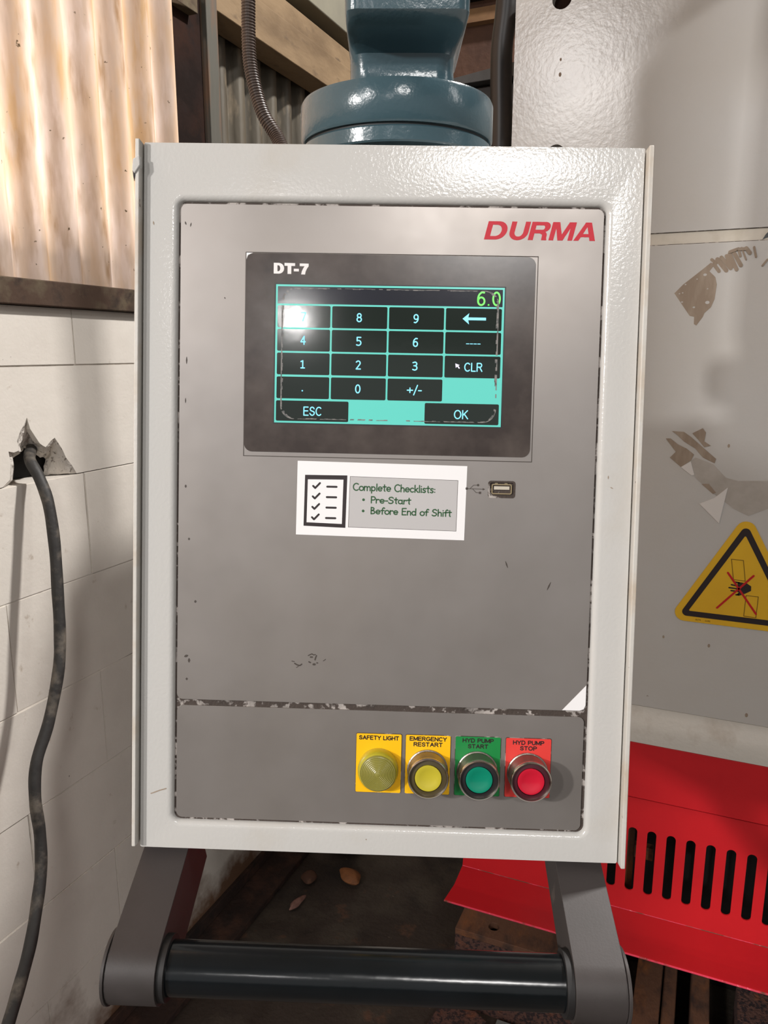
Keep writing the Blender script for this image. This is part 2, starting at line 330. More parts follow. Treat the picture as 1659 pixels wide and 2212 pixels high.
# broken block with the cable hole
chip = [(.909, 1.2262), (.925, 1.236), (.930, 1.262), (.9285, 1.2845), (.9385, 1.2815), (.949, 1.2835), (.9475, 1.300), (.956, 1.316), (.9655, 1.326), (.9725, 1.338), (.9775, 1.318), (.9865, 1.304),
        (.995, 1.291), (1.001, 1.2865), (1.0075, 1.283), (1.0195, 1.2925), (1.0295, 1.2975), (1.038, 1.285), (1.045, 1.274), (1.052, 1.258), (1.064, 1.243), (1.074, 1.2262)]
out = [(.8935, 1.2262)] + chip + [(1.2905, 1.2262), (1.2905, 1.4238), (.8935, 1.4238)]
bm = bmesh.new(); prism(bm, [out], 0, .012, WP); fin(bm, 'block', M['wall'], wl, label='broken block with a jagged hole for the cable')
inner = [(.926, 1.2262), (.930, 1.236), (.934, 1.258), (.9345, 1.272), (.9425, 1.2755), (.950, 1.277), (.9525, 1.280), (.9565, 1.2835), (.962, 1.286), (.968, 1.2845), (.974, 1.282), (.979, 1.279),
         (.984, 1.2725), (.989, 1.268), (.994, 1.2665), (1.001, 1.266), (1.005, 1.263), (1.004, 1.256), (1.001, 1.250), (.998, 1.243), (.994, 1.235), (.992, 1.2262)]
inner = [(y * 1.0415, max(1.2262, HC + (z - HC) * 1.0415)) for y, z in inner]
bm = bmesh.new(); NR = 7; rows = []
for k in range(NR + 1):
    t = k / NR; row = []
    for (a, b) in zip(chip, inner):
        j = 0 if k in (0,) else 1
        row.append(bm.verts.new(WP(a[0] * (1 - t) + b[0] * t + j * random.uniform(-.0012, .0012), a[1] * (1 - t) + b[1] * t + j * random.uniform(-.0012, .0012), .045 * t ** 1.2 + j * random.uniform(-.0028, .0028))))
    rows.append(row)
for a, b in zip(rows, rows[1:]):
    for i in range(len(a) - 1): bm.faces.new((a[i], a[i + 1], b[i + 1], b[i]))
fin(bm, 'broken_edge', M['brokenb'], wl)
bm = bmesh.new(); box(bm, (XW - .16, .93, 1.2265), (XW - .055, 1.14, 1.36)); fin(bm, 'cavity_shade', M['void'], wl)  # solid black block stands in for the shade inside the hole
bm = bmesh.new()
box(bm, (XW - .17, -1.1, 0), (XW - .002, 3.0, 1.2235)); box(bm, (XW - .17, -1.1, 1.2235), (XW - .002, .885, 1.524))
box(bm, (XW - .17, 1.30, 1.2235), (XW - .002, 3.0, 1.524)); box(bm, (XW - .17, .885, 1.4235), (XW - .002, 1.30, 1.524))
box(bm, (XW - .17, 1.09, 1.2235), (XW - .0125, 1.30, 1.4235))
fin(bm, 'mortar', M['mortar'], wl)
# rail under the translucent sheet
bm = bmesh.new(); box(bm, (XW - .10, -1.1, 1.5255), (XW + .017, 1.419, 1.5685)); fin(bm, 'sill_rail', M['rail'], wl, bevel=.002)
def corrugated(name, y0, y1, z0, z1, x, amp, pitch, phase, m, power=1.0, sub=8):
    bm = bmesh.new(); n = int((y1 - y0) / pitch * sub * 2); cols = []
    nz = 6
    for i in range(n + 1):
        y = y0 + (y1 - y0) * i / n; s = math.sin(2 * PI * (y - phase) / pitch); s = math.copysign(abs(s) ** power, s)
        cols.append([bm.verts.new((x + amp * s, y, z0 + (z1 - z0) * k / nz + (.0012 * math.sin(i * .9) if k == 0 else 0))) for k in range(nz + 1)])
    for a, b in zip(cols, cols[1:]):
        for k in range(nz): bm.faces.new((a[k], b[k], b[k + 1], a[k + 1]))
    bmesh.ops.recalc_face_normals(bm, faces=bm.faces)
    me = bpy.data.meshes.new(name); bm.to_mesh(me); bm.free(); me.polygons.foreach_set('use_smooth', [True] * len(me.polygons))
    return link(name, me, m)
s = corrugated('corrugated_sheet', -1.1, 1.419, 1.567, 3.6, XW + .004, .010, .076, .02, M['fibreglass'], .8); s.parent = wl; s['label'] = 'translucent fibreglass sheet glowing with daylight'
s = corrugated('corrugated_sheet', 1.50, 3.0, 1.50, 3.6, -1.178, .017, .080, .03, M['oldsheet'], .45); s.parent = wl; s['label'] = 'dull weathered grey steel sheet behind the timber rail'

fl = bmesh.new()
nx, ny = 60, 80; vs = {}
for i in range(nx + 1):
    for j in range(ny + 1):
        vs[i, j] = fl.verts.new((-1.4 + 8.4 * i / nx, -9 + 12 * j / ny, random.uniform(-.001, .0012)))
for i in range(nx):
    for j in range(ny): fl.faces.new((vs[i, j], vs[i + 1, j], vs[i + 1, j + 1], vs[i, j + 1]))
fin(fl, 'floor', M['concrete'], kind='structure', smooth=True)
bm = bmesh.new(); box(bm, (-1.4, -9.0, 4.8), (7, 3.05, 4.84)); fin(bm, 'ceiling', M['roof'], kind='structure')
bw = empty('wall_back', kind='structure')
bm = bmesh.new(); box(bm, (-1.3, 3.0, 0), (7, 3.05, 4.8)); fin(bm, 'cladding', M['backwall'], bw)
bm = bmesh.new(); box(bm, (-1.08, 2.965, 2.62), (7, 3.0, 2.665)); fin(bm, 'batten', M['backtrim'], bw)
bm = bmesh.new(); box(bm, (-1.08, 2.93, 2.70), (7, 3.0, 2.86)); fin(bm, 'dark_beam', M['post'], bw)

# steel column, timber rail, fascia board
col = empty('steel_column', 'dark rusty steel column beside the glowing translucent sheet', 'column', (XW, 1.42, 0))
def sub(name, m, parent, a, b, bevel=.0015, **k):
    bm = bmesh.new(); o = parent.location; box(bm, tuple(a[i] - o[i] for i in range(3)), tuple(b[i] - o[i] for i in range(3)))
    return fin(bm, name, m, parent, bevel=bevel, **k)
sub('web', M['post'], col, (XW - .09, 1.4215, 1.525), (XW - .012, 1.546, 4.3))
sub('flange', M['flange_p'], col, (XW - .05, 1.546, 1.525), (XW + .004, 1.588, 4.3), label='worn grey and orange painted flange')
sub('cleat', M['rail'], col, (XW - .012, 1.425, 2.150), (XW + .012, 1.505, 2.20), label='small orange brown cleat at the top')
gt = empty('timber_rail', 'cream weathered timber rail running back above the grey corrugated sheet', 'beam', (XW, 1.59, 2.19))
sub('board', M['girt'], gt, (XW - .075, 1.590, 2.190), (XW, 3.0, 2.278), .002)
sub('board', M['girt'], gt, (XW - .075, 1.590, 2.2795), (XW - .006, 3.0, 2.330), .002)
fa = bmesh.new(); box(fa, (XW - .09, 1.60, 2.362), (XW + .01, 3.0, 3.6)); fo = fin(fa, 'fascia_board', M['fascia'], wl, bevel=.003, label='pale green-grey board above the dark gap')
bm = bmesh.new(); box(bm, (XW - .088, 1.60, 2.332), (XW - .05, 3.0, 2.36)); fin(bm, 'shade_strip', M['void'], gt.parent).name = 'gap_shade_strip'  # black strip painted in for the shade between rail and fascia
gp = bpy.data.objects['gap_shade_strip']; gp.parent = wl

# steel angle at the wall foot
sa = empty('steel_angle', 'dark rusty steel angle lying along the foot of the white block wall', 'steel angle', (XW, 0, 0))
sub('upright_leg', M['angle'], sa, (XW + .001, -1.0, 0.002), (XW + .012, 2.9, .052), .002)
sub('flat_leg', M['angle'], sa, (XW + .012, -1.0, 0.002), (XW + .098, 2.9, .020), .002)

# ================================================================== BLACK CABLE, CONDUIT, HOSE
pc = [(-1.155, 1.045, 1.275), (-1.115, 1.005, 1.278), (-1.078, .966, 1.266), (-1.051, .958, 1.237), (-1.031, .954, 1.193), (-1.016, .945, 1.123), (-1.006, .933, 1.045), (-.998, .922, .974), (-.991, .905, .914), (-.991, .875, .835), (-.991, .842, .776),
      (-.986, .828, .718), (-.981, .826, .656), (-.971, .812, .598), (-.956, .784, .555), (-.936, .747, .515), (-.916, .702, .480), (-.896, .657, .45), (-.876, .60, .40), (-.86, .5, .25), (-.84, .42, .08), (-.80, .30, .014), (-.6, .1, .012), (-.3, -.2, .012)]
bm = bmesh.new(); sweep(bm, smoothpath(pc, 8), lambda i: .0098 + .00025 * math.sin(i * .7), 20)
tag(fin(bm, 'power_cable', M['cable'], smooth=True), 'thick dusty black cable hanging from a jagged hole in the white block wall', 'cable')
pc = [(-.62, 1.0, 2.30), (-.626, 1.0, 2.05), (-.628, 1.0, 1.93), (-.6295, 1.0, 1.886), (-.629, 1.0, 1.845), (-.622, 1.0, 1.809), (-.609, 1.0, 1.772), (-.586, 1.0, 1.737), (-.555, .965, 1.69), (-.50, .85, 1.60), (-.42, .70, 1.49), (-.365, .624, 1.438)]
pth = smoothpath(pc, 40)
# resample evenly so the ribs come out at one pitch
acc = [0]; 
for a, b in zip(pth, pth[1:]): acc.append(acc[-1] + (b - a).length)
STEP = .00095; res = []; j = 0; t = 0
while t < acc[-1]:
    while acc[j + 1] < t: j += 1
    res.append(pth[j].lerp(pth[j + 1], (t - acc[j]) / max(1e-9, acc[j + 1] - acc[j]))); t += STEP
bm = bmesh.new(); sweep(bm, res, lambda i: (.0086, .0098, .0098, .0086)[i % 4], 14)
tag(fin(bm, 'ribbed_conduit', M['conduit'], smooth=True), 'brown ribbed flexible conduit hanging in front of the timber rail', 'conduit')
bm = bmesh.new(); sweep(bm, smoothpath([(-.368, 1.40, 2.50), (-.368, 1.40, 2.2), (-.372, 1.40, 2.03), (-.3785, 1.40, 1.96), (-.3785, 1.40, 1.90), (-.3755, 1.40, 1.80), (-.375, 1.40, 1.5), (-.375, 1.40, 1.25), (-.375, 1.43, 1.12), (-.375, 1.50, 1.08)], 8), .0185, 24)
tag(fin(bm, 'black_hose', M['hose'], smooth=True), 'thick black hose rising along the left edge of the grey press', 'hose')

# ================================================================== PRESS BRAKE
YM = 1.35
pr = empty('press_machine', 'big grey and red press machine behind the control cabinet on the right', 'machine', (0, 0, 0))
def MP(x, z, d): return (x, YM - d, z)
bm = bmesh.new(); prism(bm, [rrect(-.344, 2.6, 1.634, 2.02, .002, 2), circ(-.270, 1.995, .0155, 24), circ(-.270, 1.7655, .0155, 24)], -.03, 0, MP)
fin(bm, 'upper_panel', M['press'], pr)
bm = bmesh.new(); box(bm, (-.344, YM + .03, .70), (2.6, 2.3, 2.02)); fin(bm, 'frame_body', M['press'], pr)
for z in (1.995, 1.7655):
    bm = bmesh.new(); prism(bm, [circ(-.270, z, .016, 24)], -.0295, -.02, MP); fin(bm, 'hole_plug', M['post'], pr, label='brown hole through the upper panel')
bm = bmesh.new(); box(bm, (-.344, YM + .0035, 1.6155), (2.6, YM + .03, 1.634)); fin(bm, 'seam_tape', M['tape'], pr, label='yellowed tape in the horizontal seam')
bm = bmesh.new()
prism(bm, [[(.050, 1.6165), (.066, 1.6225), (.072, 1.6325), (.063, 1.633), (.054, 1.624)]], -.0034, -.0028, MP); fin(bm, 'tape_tear', M['dkpaint'], pr)
# thin dark lines of the seam
bm = bmesh.new(); box(bm, (-.344, YM + .001, 1.6335), (2.6, YM + .02, 1.6345)); box(bm, (-.344, YM + .001, 1.6148), (2.6, YM + .02, 1.6157)); fin(bm, 'seam_line', M['groove'], pr)
bm = bmesh.new(); box(bm, (-.344, YM, .826), (2.6, YM + .03, 1.615)); fin(bm, 'lower_panel', M['press'], pr, bevel=.001)
# cove: the sheet turns out and down to the red cover
bm = bmesh.new(); prof = [(YM, .826), (YM, .822), (YM - .003, .812), (YM - .010, .800), (YM - .014, .785), (YM - .015, .762), (YM + .03, .762), (YM + .03, .826)]
a = [bm.verts.new((-.344, y, z)) for y, z in prof]; b = [bm.verts.new((2.6, y, z)) for y, z in prof]
for i in range(len(prof)): bm.faces.new((a[i], a[(i + 1) % len(prof)], b[(i + 1) % len(prof)], b[i]))
bm.faces.new(a); bm.faces.new(b); fin(bm, 'cove_strip', M['press_lo'], pr, smooth=True)
bm = bmesh.new(); box(bm, (-.36, YM - .013, .6515), (2.6, YM + .02, .7605)); fin(bm, 'red_cover', M['red'], pr, bevel=.0015)
# slotted guard
gu = empty('slotted_guard'); gu.parent = pr; gu['label'] = 'red guard with a row of vertical slots and a flared lip'
slots = []
for k in range(-2, 40):
    cx = -.0715 + .0335 * k; w = .0158
    slots.append(rrect(cx - w / 2, cx + w / 2, .4515, .5845, w / 2 * .98, 5))
bm = bmesh.new(); prism(bm, [[(-.398, .409), (2.6, .409), (2.6, .6455), (-.385, .6455)]] + slots, 0, .003, MP)
fin(bm, 'slotted_plate', M['red'], gu)
bm = bmesh.new()
q = [(-.398, YM - .003, .409), (2.6, YM - .003, .409), (2.6, YM + .030, .287), (-.447, YM + .030, .287), (-.420, YM + .012, .345)]
n_ = Vector((0, -.071, .03)).normalized() * .003
lo = [bm.verts.new(Vector(p)) for p in q]; hi = [bm.verts.new(Vector(p) - Vector((0, -.0028, -.0009))) for p in q]
bm.faces.new(lo); bm.faces.new(hi)
for i in range(5): bm.faces.new((lo[i], lo[(i + 1) % 5], hi[(i + 1) % 5], hi[i]))
fin(bm, 'flared_lip', M['red'], gu)
bm = bmesh.new(); sweep(bm, [Vector((-.447 + 3.047 * i / 60, YM + .0300, .2865)) for i in range(61)], .0022, 8); fin(bm, 'lip_edge', M['red_edge'], gu, smooth=True, label='chipped bare lip edge')
bm = bmesh.new(); sweep(bm, [Vector((-.398 + 2.998 * i / 60, YM - .0022, .409)) for i in range(61)], .0012, 8); fin(bm, 'bend_highlight', M['red_edge'], gu, smooth=True)  # pink rod paints the bright line of light along the bend
bm = bmesh.new(); prism(bm, [circ(.163, .3395, .008, 14, .004)], .0, .001, lambda x, z, d: (x, YM - .003 + (.409 - z) * .27 - d - .0003, z)); fin(bm, 'paint_chip', M['film'], gu)
# black panels painted for the shade inside, brown bars seen through the slots
bm = bmesh.new(); box(bm, (-.30, 1.70, 0.0), (2.6, 2.28, .70)); fin(bm, 'base_frame', M['black'], pr)
bm = bmesh.new(); box(bm, (-.16, 1.40, .488), (-.035, 1.415, .514)); box(bm, (-.089, 1.395, .42), (-.070, 1.41, .56)); fin(bm, 'inner_bracket', M['rust'], pr)
bm = bmesh.new(); box(bm, (-.33, 1.42, .60), (2.6, 1.70, .70)); box(bm, (-.30, 1.60, .30), (2.6, 1.70, .60)); fin(bm, 'interior_shade', M['black'], pr)
# glue residue and torn film where labels were peeled off
bm = bmesh.new()
P1 = [(-.0703, 1.5405), (-.0581, 1.5536), (-.0307, 1.576), (-.0198, 1.5854), (-.0142, 1.5819), (-.0208, 1.5723), (-.0116, 1.5632), (-.0086, 1.552), (-.01, 1.5299), (-.0143, 1.5177), (-.0232, 1.5089), (-.0249, 1.5033), (-.0336, 1.4898), (-.0375, 1.4921), (-.0379, 1.5035), (-.0446, 1.5048)]
H1 = [(-.0269, 1.5675, .0028), (-.0381, 1.5612, .0012), (-.0545, 1.5535, .0014), (-.0578, 1.5408, .0012), (-.0625, 1.5396, .0012), (-.0578, 1.5266, .0016), (-.0395, 1.5182, .002), (-.0202, 1.5252, .0034), (-.0215, 1.546, .0012)]
prism(bm, [P1] + [circ(a, b, r, 8, r * .75) for a, b, r in H1], 0, .0003, MP)
ST = [(-.0191, 1.5898, -.012, 1.584), (-.0155, 1.583, -.0071, 1.5718), (-.011, 1.590, .0033, 1.5725), (-.0055, 1.5925, .0093, 1.5755), (.0015, 1.5945, .0105, 1.5775), (.0058, 1.597, .0178, 1.5734), (.0114, 1.5993, .0235, 1.5793), (.0175, 1.6045, .0215, 1.593), (.022, 1.6055, .0299, 1.5876), (.0285, 1.6045, .0345, 1.597), (.0395, 1.6055, .0435, 1.591), (.0535, 1.578, .0594, 1.5863)]
for i_, (a, b, c, d) in enumerate(ST): ribbon(bm, [(a, b), (c, d)], random.uniform(.0022, .0062), -.001, .0004 + .00014 * i_, MP)
ribbon(bm, [(.0058, 1.600), (.016, 1.6035), (.030, 1.6035)], .0045, -.001, .0024, MP)
for PP in ([(-.0575, 1.3204), (-.0393, 1.32), (-.0275, 1.312), (-.006, 1.2937), (.013, 1.2779), (.0114, 1.2706), (-.0071, 1.2792), (-.0193, 1.2931), (-.0381, 1.3043), (-.0479, 1.3136)],
           [(-.0664, 1.3079), (-.0589, 1.3082), (-.0468, 1.299), (-.0327, 1.2924), (-.0208, 1.2833), (-.0245, 1.2734), (-.0395, 1.2615), (-.0577, 1.2765), (-.0493, 1.2867)],
           [(-.0262, 1.3181), (-.0109, 1.3271), (-.0055, 1.3201), (-.007, 1.3057), (.0035, 1.299), (-.0062, 1.2961), (-.016, 1.3077)],
           [(-.0058, 1.2354), (.0053, 1.2362), (.0175, 1.2223), (.0133, 1.2196)]): prism(bm, [PP], .0004, .0007, MP)
fin(bm, 'glue_residue', M['residue'], pr, kind='stuff', label='brown glue residue of peeled labels')
bm = bmesh.new()
prism(bm, [[(-.030, 1.268), (-.0182, 1.2786), (.0096, 1.2690), (.030, 1.2480), (.0486, 1.2439), (.0919, 1.2468), (.2, 1.247), (.2, 1.19), (.0961, 1.2016), (.0687, 1.1873), (.0461, 1.1976), (.0155, 1.2197), (-.0131, 1.2423), (-.022, 1.254)]], 0, .00035, MP)
fin(bm, 'torn_film', M['film'], pr)
bm = bmesh.new(); prism(bm, [[(.0344, 1.2321), (.0262, 1.1713), (-.0065, 1.202), (.016, 1.2136)]], .0006, .001, MP); prism(bm, [[(-.0395, 1.2615), (-.025, 1.272), (-.018, 1.250), (-.022, 1.2485)]], .0007, .001, MP); fin(bm, 'film_corner', M['film_w'], pr)
# warning sign
sg = empty('warning_sign'); sg.parent = pr; sg['label'] = 'yellow triangular hand crushing warning sign'
def rtri(cx, z0, half, hgt, r, n=8):
    V = [Vector((cx, z0 + hgt)), Vector((cx - half, z0)), Vector((cx + half, z0))]; out = []
    for i in range(3):
        p, a, b = V[i], V[i - 1], V[(i + 1) % 3]
        da, db = (a - p).normalized(), (b - p).normalized(); h = math.acos(da.dot(db)) / 2
        ce = p + (da + db).normalized() * (r / math.sin(h)); s_ = p + da * (r / math.tan(h)); e_ = p + db * (r / math.tan(h))
        a0 = math.atan2(s_.y - ce.y, s_.x - ce.x); a1 = math.atan2(e_.y - ce.y, e_.x - ce.x); d_ = (a1 - a0 + PI) % (2 * PI) - PI
        for k in range(n + 1): t = a0 + d_ * k / n; out.append((ce.x + r * math.cos(t), ce.y + r * math.sin(t)))
    return out
bm = bmesh.new(); prism(bm, [rtri(.0675, .9965, .1085, .1985, .0155)], .0008, .0016, MP); fin(bm, 'sign_plate', M['sign_y'], sg)
bm = bmesh.new(); prism(bm, [rtri(.0675, 1.0060, .0915, .1690, .0075), rtri(.0675, 1.0155, .0765, .1395, .0015)], .0016, .0019, MP); fin(bm, 'sign_border', M['black_print'], sg)
bm = bmesh.new()
prism(bm, [[(.0635, 1.0752), (.0764, 1.0745), (.0834, 1.070), (.0838, 1.0624), (.0759, 1.0568), (.0663, 1.0517), (.0629, 1.0528), (.0657, 1.0578), (.0635, 1.060), (.0640, 1.067), (.0625, 1.0715)]], .0016, .0019, MP)
for a in ([(.0590, 1.0745), (.066, 1.0740)], [(.0537, 1.0694), (.065, 1.0680)], [(.0505, 1.0640), (.065, 1.0635)], [(.0540, 1.0592), (.065, 1.0592)], [(.0620, 1.0530), (.0665, 1.0535)]): ribbon(bm, a, .0024, .0016, .0019, MP)
fin(bm, 'sign_hand', M['black_print'], sg)
bm = bmesh.new(); ribbon(bm, [(.0499, 1.113), (.068, 1.1127), (.0737, 1.078), (.0559, 1.0786)], .0011, .0016, .0019, MP, True); fin(bm, 'die_outline', M['sign_line'], sg); bm = bmesh.new(); ribbon(bm, [(.0772, 1.0535), (.0955, 1.0536), (.0951, 1.0173), (.0767, 1.0178)], .0011, .0016, .0019, MP, True)
fin(bm, 'die_outline', M['sign_line'], sg)
bm = bmesh.new(); caps(bm, '0174', .0075, 1.0000, .0085, .0026, .0005, .0016, .0018, MP); caps(bm, '1192', .0225, 1.0000, .0085, .0026, .0005, .0016, .0018, MP); fin(bm, 'sign_small_print', M['sign_line'], sg)
bm = bmesh.new(); ribbon(bm, [(.0466, 1.0894), (.0946, 1.0238)], .0032, .0019, .0022, MP); ribbon(bm, [(.0854, 1.0885), (.0351, 1.0266)], .0032, .0019, .0022, MP); fin(bm, 'sign_cross', M['sign_r'], sg)
# a few dark marks on the grey panels
bm = bmesh.new()
for (x, z, r) in ((-.268, 1.907, .0016), (-.268, 1.885, .0022), (-.0455, .962, .0018), (.030, 1.30, .002), (.028, .957, .0022), (.0965, .842, .0025)): prism(bm, [circ(x, z, r, 8, r * 1.6)], 0, .0002, MP)
fin(bm, 'scuff_marks', M['residue'], pr, kind='stuff')
# support arm base on the press top is out of view

# blue-grey bracket; added black box gives the dark below it, behind the support arm
bm = bmesh.new(); box(bm, (-.56, 1.50, 1.0), (-.345, 1.64, 1.932)); fin(bm, 'dark_backing', M['black'], pr, bevel=.003)
bm = bmesh.new(); prism(bm, [[(-.56, 1.938), (-.344, 1.962), (-.344, 1.936), (-.56, 1.932)]], .0, .16, lambda x, z, d: (x, 1.48 + d, z)); fin(bm, 'side_bracket', M['dkpaint'], pr, bevel=.001)

# ================================================================== FLOOR CLUTTER
rb = bmesh.new(); prism(rb, [[(-.43, 1.41), (-.09, 1.41), (-.09, 1.49), (-.43, 1.49)], circ(-.352, 1.447, .012, 16)], .185, .20, lambda x, y, d: (x, y, d))
ch = empty('rusty_channel', 'rusty steel channel with a bolt hole under the left end of the red guard', 'steel channel')
fin(rb, 'top_flange', M['rust'], ch, bevel=.001)
bm = bmesh.new(); box(bm, (-.43, 1.41, .001), (-.09, 1.424, .185)); fin(bm, 'pitted_face', M['rust_dk'], ch, label='dark pitted face')
bm = bmesh.new(); box(bm, (-.43, 1.474, .001), (-.09, 1.49, .185)); fin(bm, 'rear_face', M['rust_dk'], ch)
for i, (x0, x1, z, y0, y1, lab) in enumerate([(-.052, .001, .122, 1.26, 1.64, 'wide rusty steel bar with an orange left side, below the red lip'),
        (.004, .031, .112, 1.27, 1.62, 'narrow rusty steel bar lying against the wide one'),
        (.060, .096, .118, 1.25, 1.63, 'rusty steel bar standing alone between two dark gaps'),
        (.150, .30, .105, 1.22, 1.60, 'dark reddish slab at the right edge of the picture, below the red lip')]):
    bm = bmesh.new(); box(bm, (x0, y0, .002), (x1, y1, z))
    tag(fin(bm, 'steel_bar', M['rust'] if i < 3 else M['rust_dk'], bevel=.002), lab, 'steel bar', 'rusty bars under the press')
bm = bmesh.new(); prism(bm, [[(-.50, 1.10), (-.358, 1.10), (-.344, 1.375), (-.375, 1.392), (-.452, 1.375)]], .002, .020, lambda x, y, d: (x, y, d)); tag(fin(bm, 'rusty_plate', M['rust_dk'], bevel=.001), 'reddish brown rusty plate on the floor below the black handle tube', 'plate')
bm = bmesh.new(); prism(bm, [[(-.335, 1.10), (-.09, 1.10), (-.09, 1.395), (-.325, 1.395)]], .002, .016, lambda x, y, d: (x, y, d)); tag(fin(bm, 'grey_plate', M['bluegrey'], bevel=.001), 'blue-grey steel plate on the floor beside the reddish rusty plate', 'plate')
bo = empty('steel_bolt', 'small grey hexagon bolt beside the wide rusty bar', 'bolt', (-.071, 1.36, .002))
bm = bmesh.new(); lathe(bm, [(0, .0), (.013, .0), (.013, .012), (0, .012)], lambda x, y, h: (x, h, y + .0125), 6); fin(bm, 'head', M['bluegrey'], bo, bevel=.0008)
bm = bmesh.new(); lathe(bm, [(0, .012), (.0065, .012), (.0065, .05), (0, .05)], lambda x, y, h: (x, h, y + .0125), 16); fin(bm, 'shank', M['rust'], bo, smooth=True)
def lump(name, loc, sx, sy, sz, m, lab, cat, rz=0, seed=1):
    random.seed(seed); bm = bmesh.new(); bmesh.ops.create_icosphere(bm, subdivisions=3, radius=1)
    f = [random.uniform(1, 3) for _ in range(6)]
    for v in bm.verts:
        k = 1 + .12 * math.sin(f[0] * v.co.x * 2 + 1) + .10 * math.sin(f[1] * v.co.y * 2 + f[3]) + .06 * math.sin(5 * v.co.z + f[2])
        v.co = Vector((v.co.x * sx * k, v.co.y * sy * k, v.co.z * sz))
    o = fin(bm, name, m, smooth=True); o.location = loc; o.rotation_euler = (0, 0, rz); return tag(o, lab, cat)
lump('brown_stone', (-.825, 1.69, .016), .040, .024, .015, M['stone'], 'flat orange-brown stone on the dark floor by the wall', 'stone', -.5, 3)
lump('pink_scrap', (-.912, 1.545, .010), .011, .030, .009, M['scrap'], 'pinkish elongated scrap beside the steel angle', 'scrap', -.2, 5)
lump('red_scrap', (-.93, 1.645, .012), .022, .026, .011, M['backwall'], 'dull reddish lump just behind the pinkish scrap', 'scrap', .3, 7)
lump('blue_scrap', (-.885, 1.80, .014), .05, .025, .012, M['dkpaint'], 'dark blue-grey lump on the floor at the cabinet bottom edge', 'scrap', .3, 9)

# ================================================================== TEAL SUPPORT ARM
arm = empty('support_arm', 'glossy teal cast support arm carrying the control cabinet', 'support arm', (-.2458, .6017, HC))
def AP(x, y, h): return (x, y, h)
bm = bmesh.new(); lathe(bm, [(0, .157), (.0735, .157), (.0748, .159), (.0748, .183), (.0735, .1855), (0, .1855)], AP, 96); fin(bm, 'flange', M['teal'], arm, smooth=True)
bm = bmesh.new(); lathe(bm, [(0, .1440), (.0725, .1440), (.0735, .1452), (.0735, .1540), (.0722, .1552), (0, .1552)], AP, 96); fin(bm, 'lower_ring', M['teal'], arm, smooth=True)
bm = bmesh.new(); lathe(bm, [(0, .1552), (.0715, .1552), (.0715, .157), (0, .157)], AP, 64); fin(bm, 'joint_gap', M['teal_dk'], arm, smooth=True)
bm = bmesh.new(); lathe(bm, [(0, .120), (.048, .120), (.048, .144), (0, .144)], AP, 64); fin(bm, 'spigot', M['black'], arm, smooth=True)
# neck and head: rounded-square sections; local frame fr = toward the camera, rt = to the right
fr = Vector((.392, -.92, 0)); rt = Vector((.92, .392, 0))
secs = [  # height, centre right, centre front, half width, half depth
    (.1855, .004, .000, .0415, .0400, .016), (.190, .004, .000, .0392, .0375, .015), (.202, .0035, .000, .0385, .0365, .014), (.212, .0035, .001, .0385, .0370, .013), (.217, .004, .004, .0395, .041, .012),
    (.2195, .005, .010, .0410, .048, .010), (.2215, .0055, .016, .0418, .054, .009), (.226, .006, .019, .0425, .0570, .008), (.245, .006, .019, .0428, .0575, .008), (.32, .006, .019, .043, .058, .008), (.62, .006, .019, .043, .058, .008)]
bm = bmesh.new(); rings = []
for (h, cr_, cf, hw, hd, r) in secs:
    rings.append([bm.verts.new(rt * (cr_ + a) + fr * (cf + b) + Vector((0, 0, h))) for a, b in rrect(-hw, hw, -hd, hd, r, 6)])
for a, b in zip(rings, rings[1:]):
    n = len(a)
    for k in range(n): bm.faces.new((a[k], a[(k + 1) % n], b[(k + 1) % n], b[k]))
bm.faces.new(rings[0]); bm.faces.new(rings[-1]); fin(bm, 'neck', M['teal'], arm, smooth=True)
bm = bmesh.new(); prism(bm, [[(-.06, -.02), (.04, -.06), (.46, .93), (.36, .97)]], .5805, .68, lambda x, y, d: (x, y, d)); fin(bm, 'boom', M['teal'], arm, bevel=.012, seg=3)
bm = bmesh.new(); box(bm, (.28, .78, .5705), (.50, 1.0, .5805)); fin(bm, 'boom_foot', M['teal'], arm)

# ================================================================== CONTROL CABINET
cab = empty('control_cabinet', 'white powder-coated control cabinet with steel faceplate, touchscreen and black handle', 'control panel')
R3 = Matrix(((0.93100093, -0.36286341, -0.03959047), (0.3645598, 0.9189241, 0.15058103), (-0.01825971, -0.15462417, 0.98780461)))
cab.matrix_world = Matrix.Translation((-0.1972242, 0.46452668, HC - 0.10407)) @ R3.to_4x4()
def P(u, v, w): return (u * .001, -w * .001, v * .001)      # millimetres: right, up, out of the face
def cbox(name, m, a, b, parent=cab, bevel=0, **k):
    bm = bmesh.new(); p, q = P(*a), P(*b); box(bm, tuple(min(i, j) for i, j in zip(p, q)), tuple(max(i, j) for i, j in zip(p, q)))
    return fin(bm, name, m, parent, bevel=bevel, **k)
cbox('housing', M['powder'], (-165.6, -236.5, -190), (164.3, 238.3, -6.5), bevel=.001)
# front frame with rolled opening
bm = bmesh.new()
OUT = rrect(-165.3, 164.2, -239.6, 239.4, 1.2, 3)
def hole(o): return rrect(-142.4 - o, 141.2 + o, -220.0 - o, 202.0 + o, 5 + max(o, 0), 8)
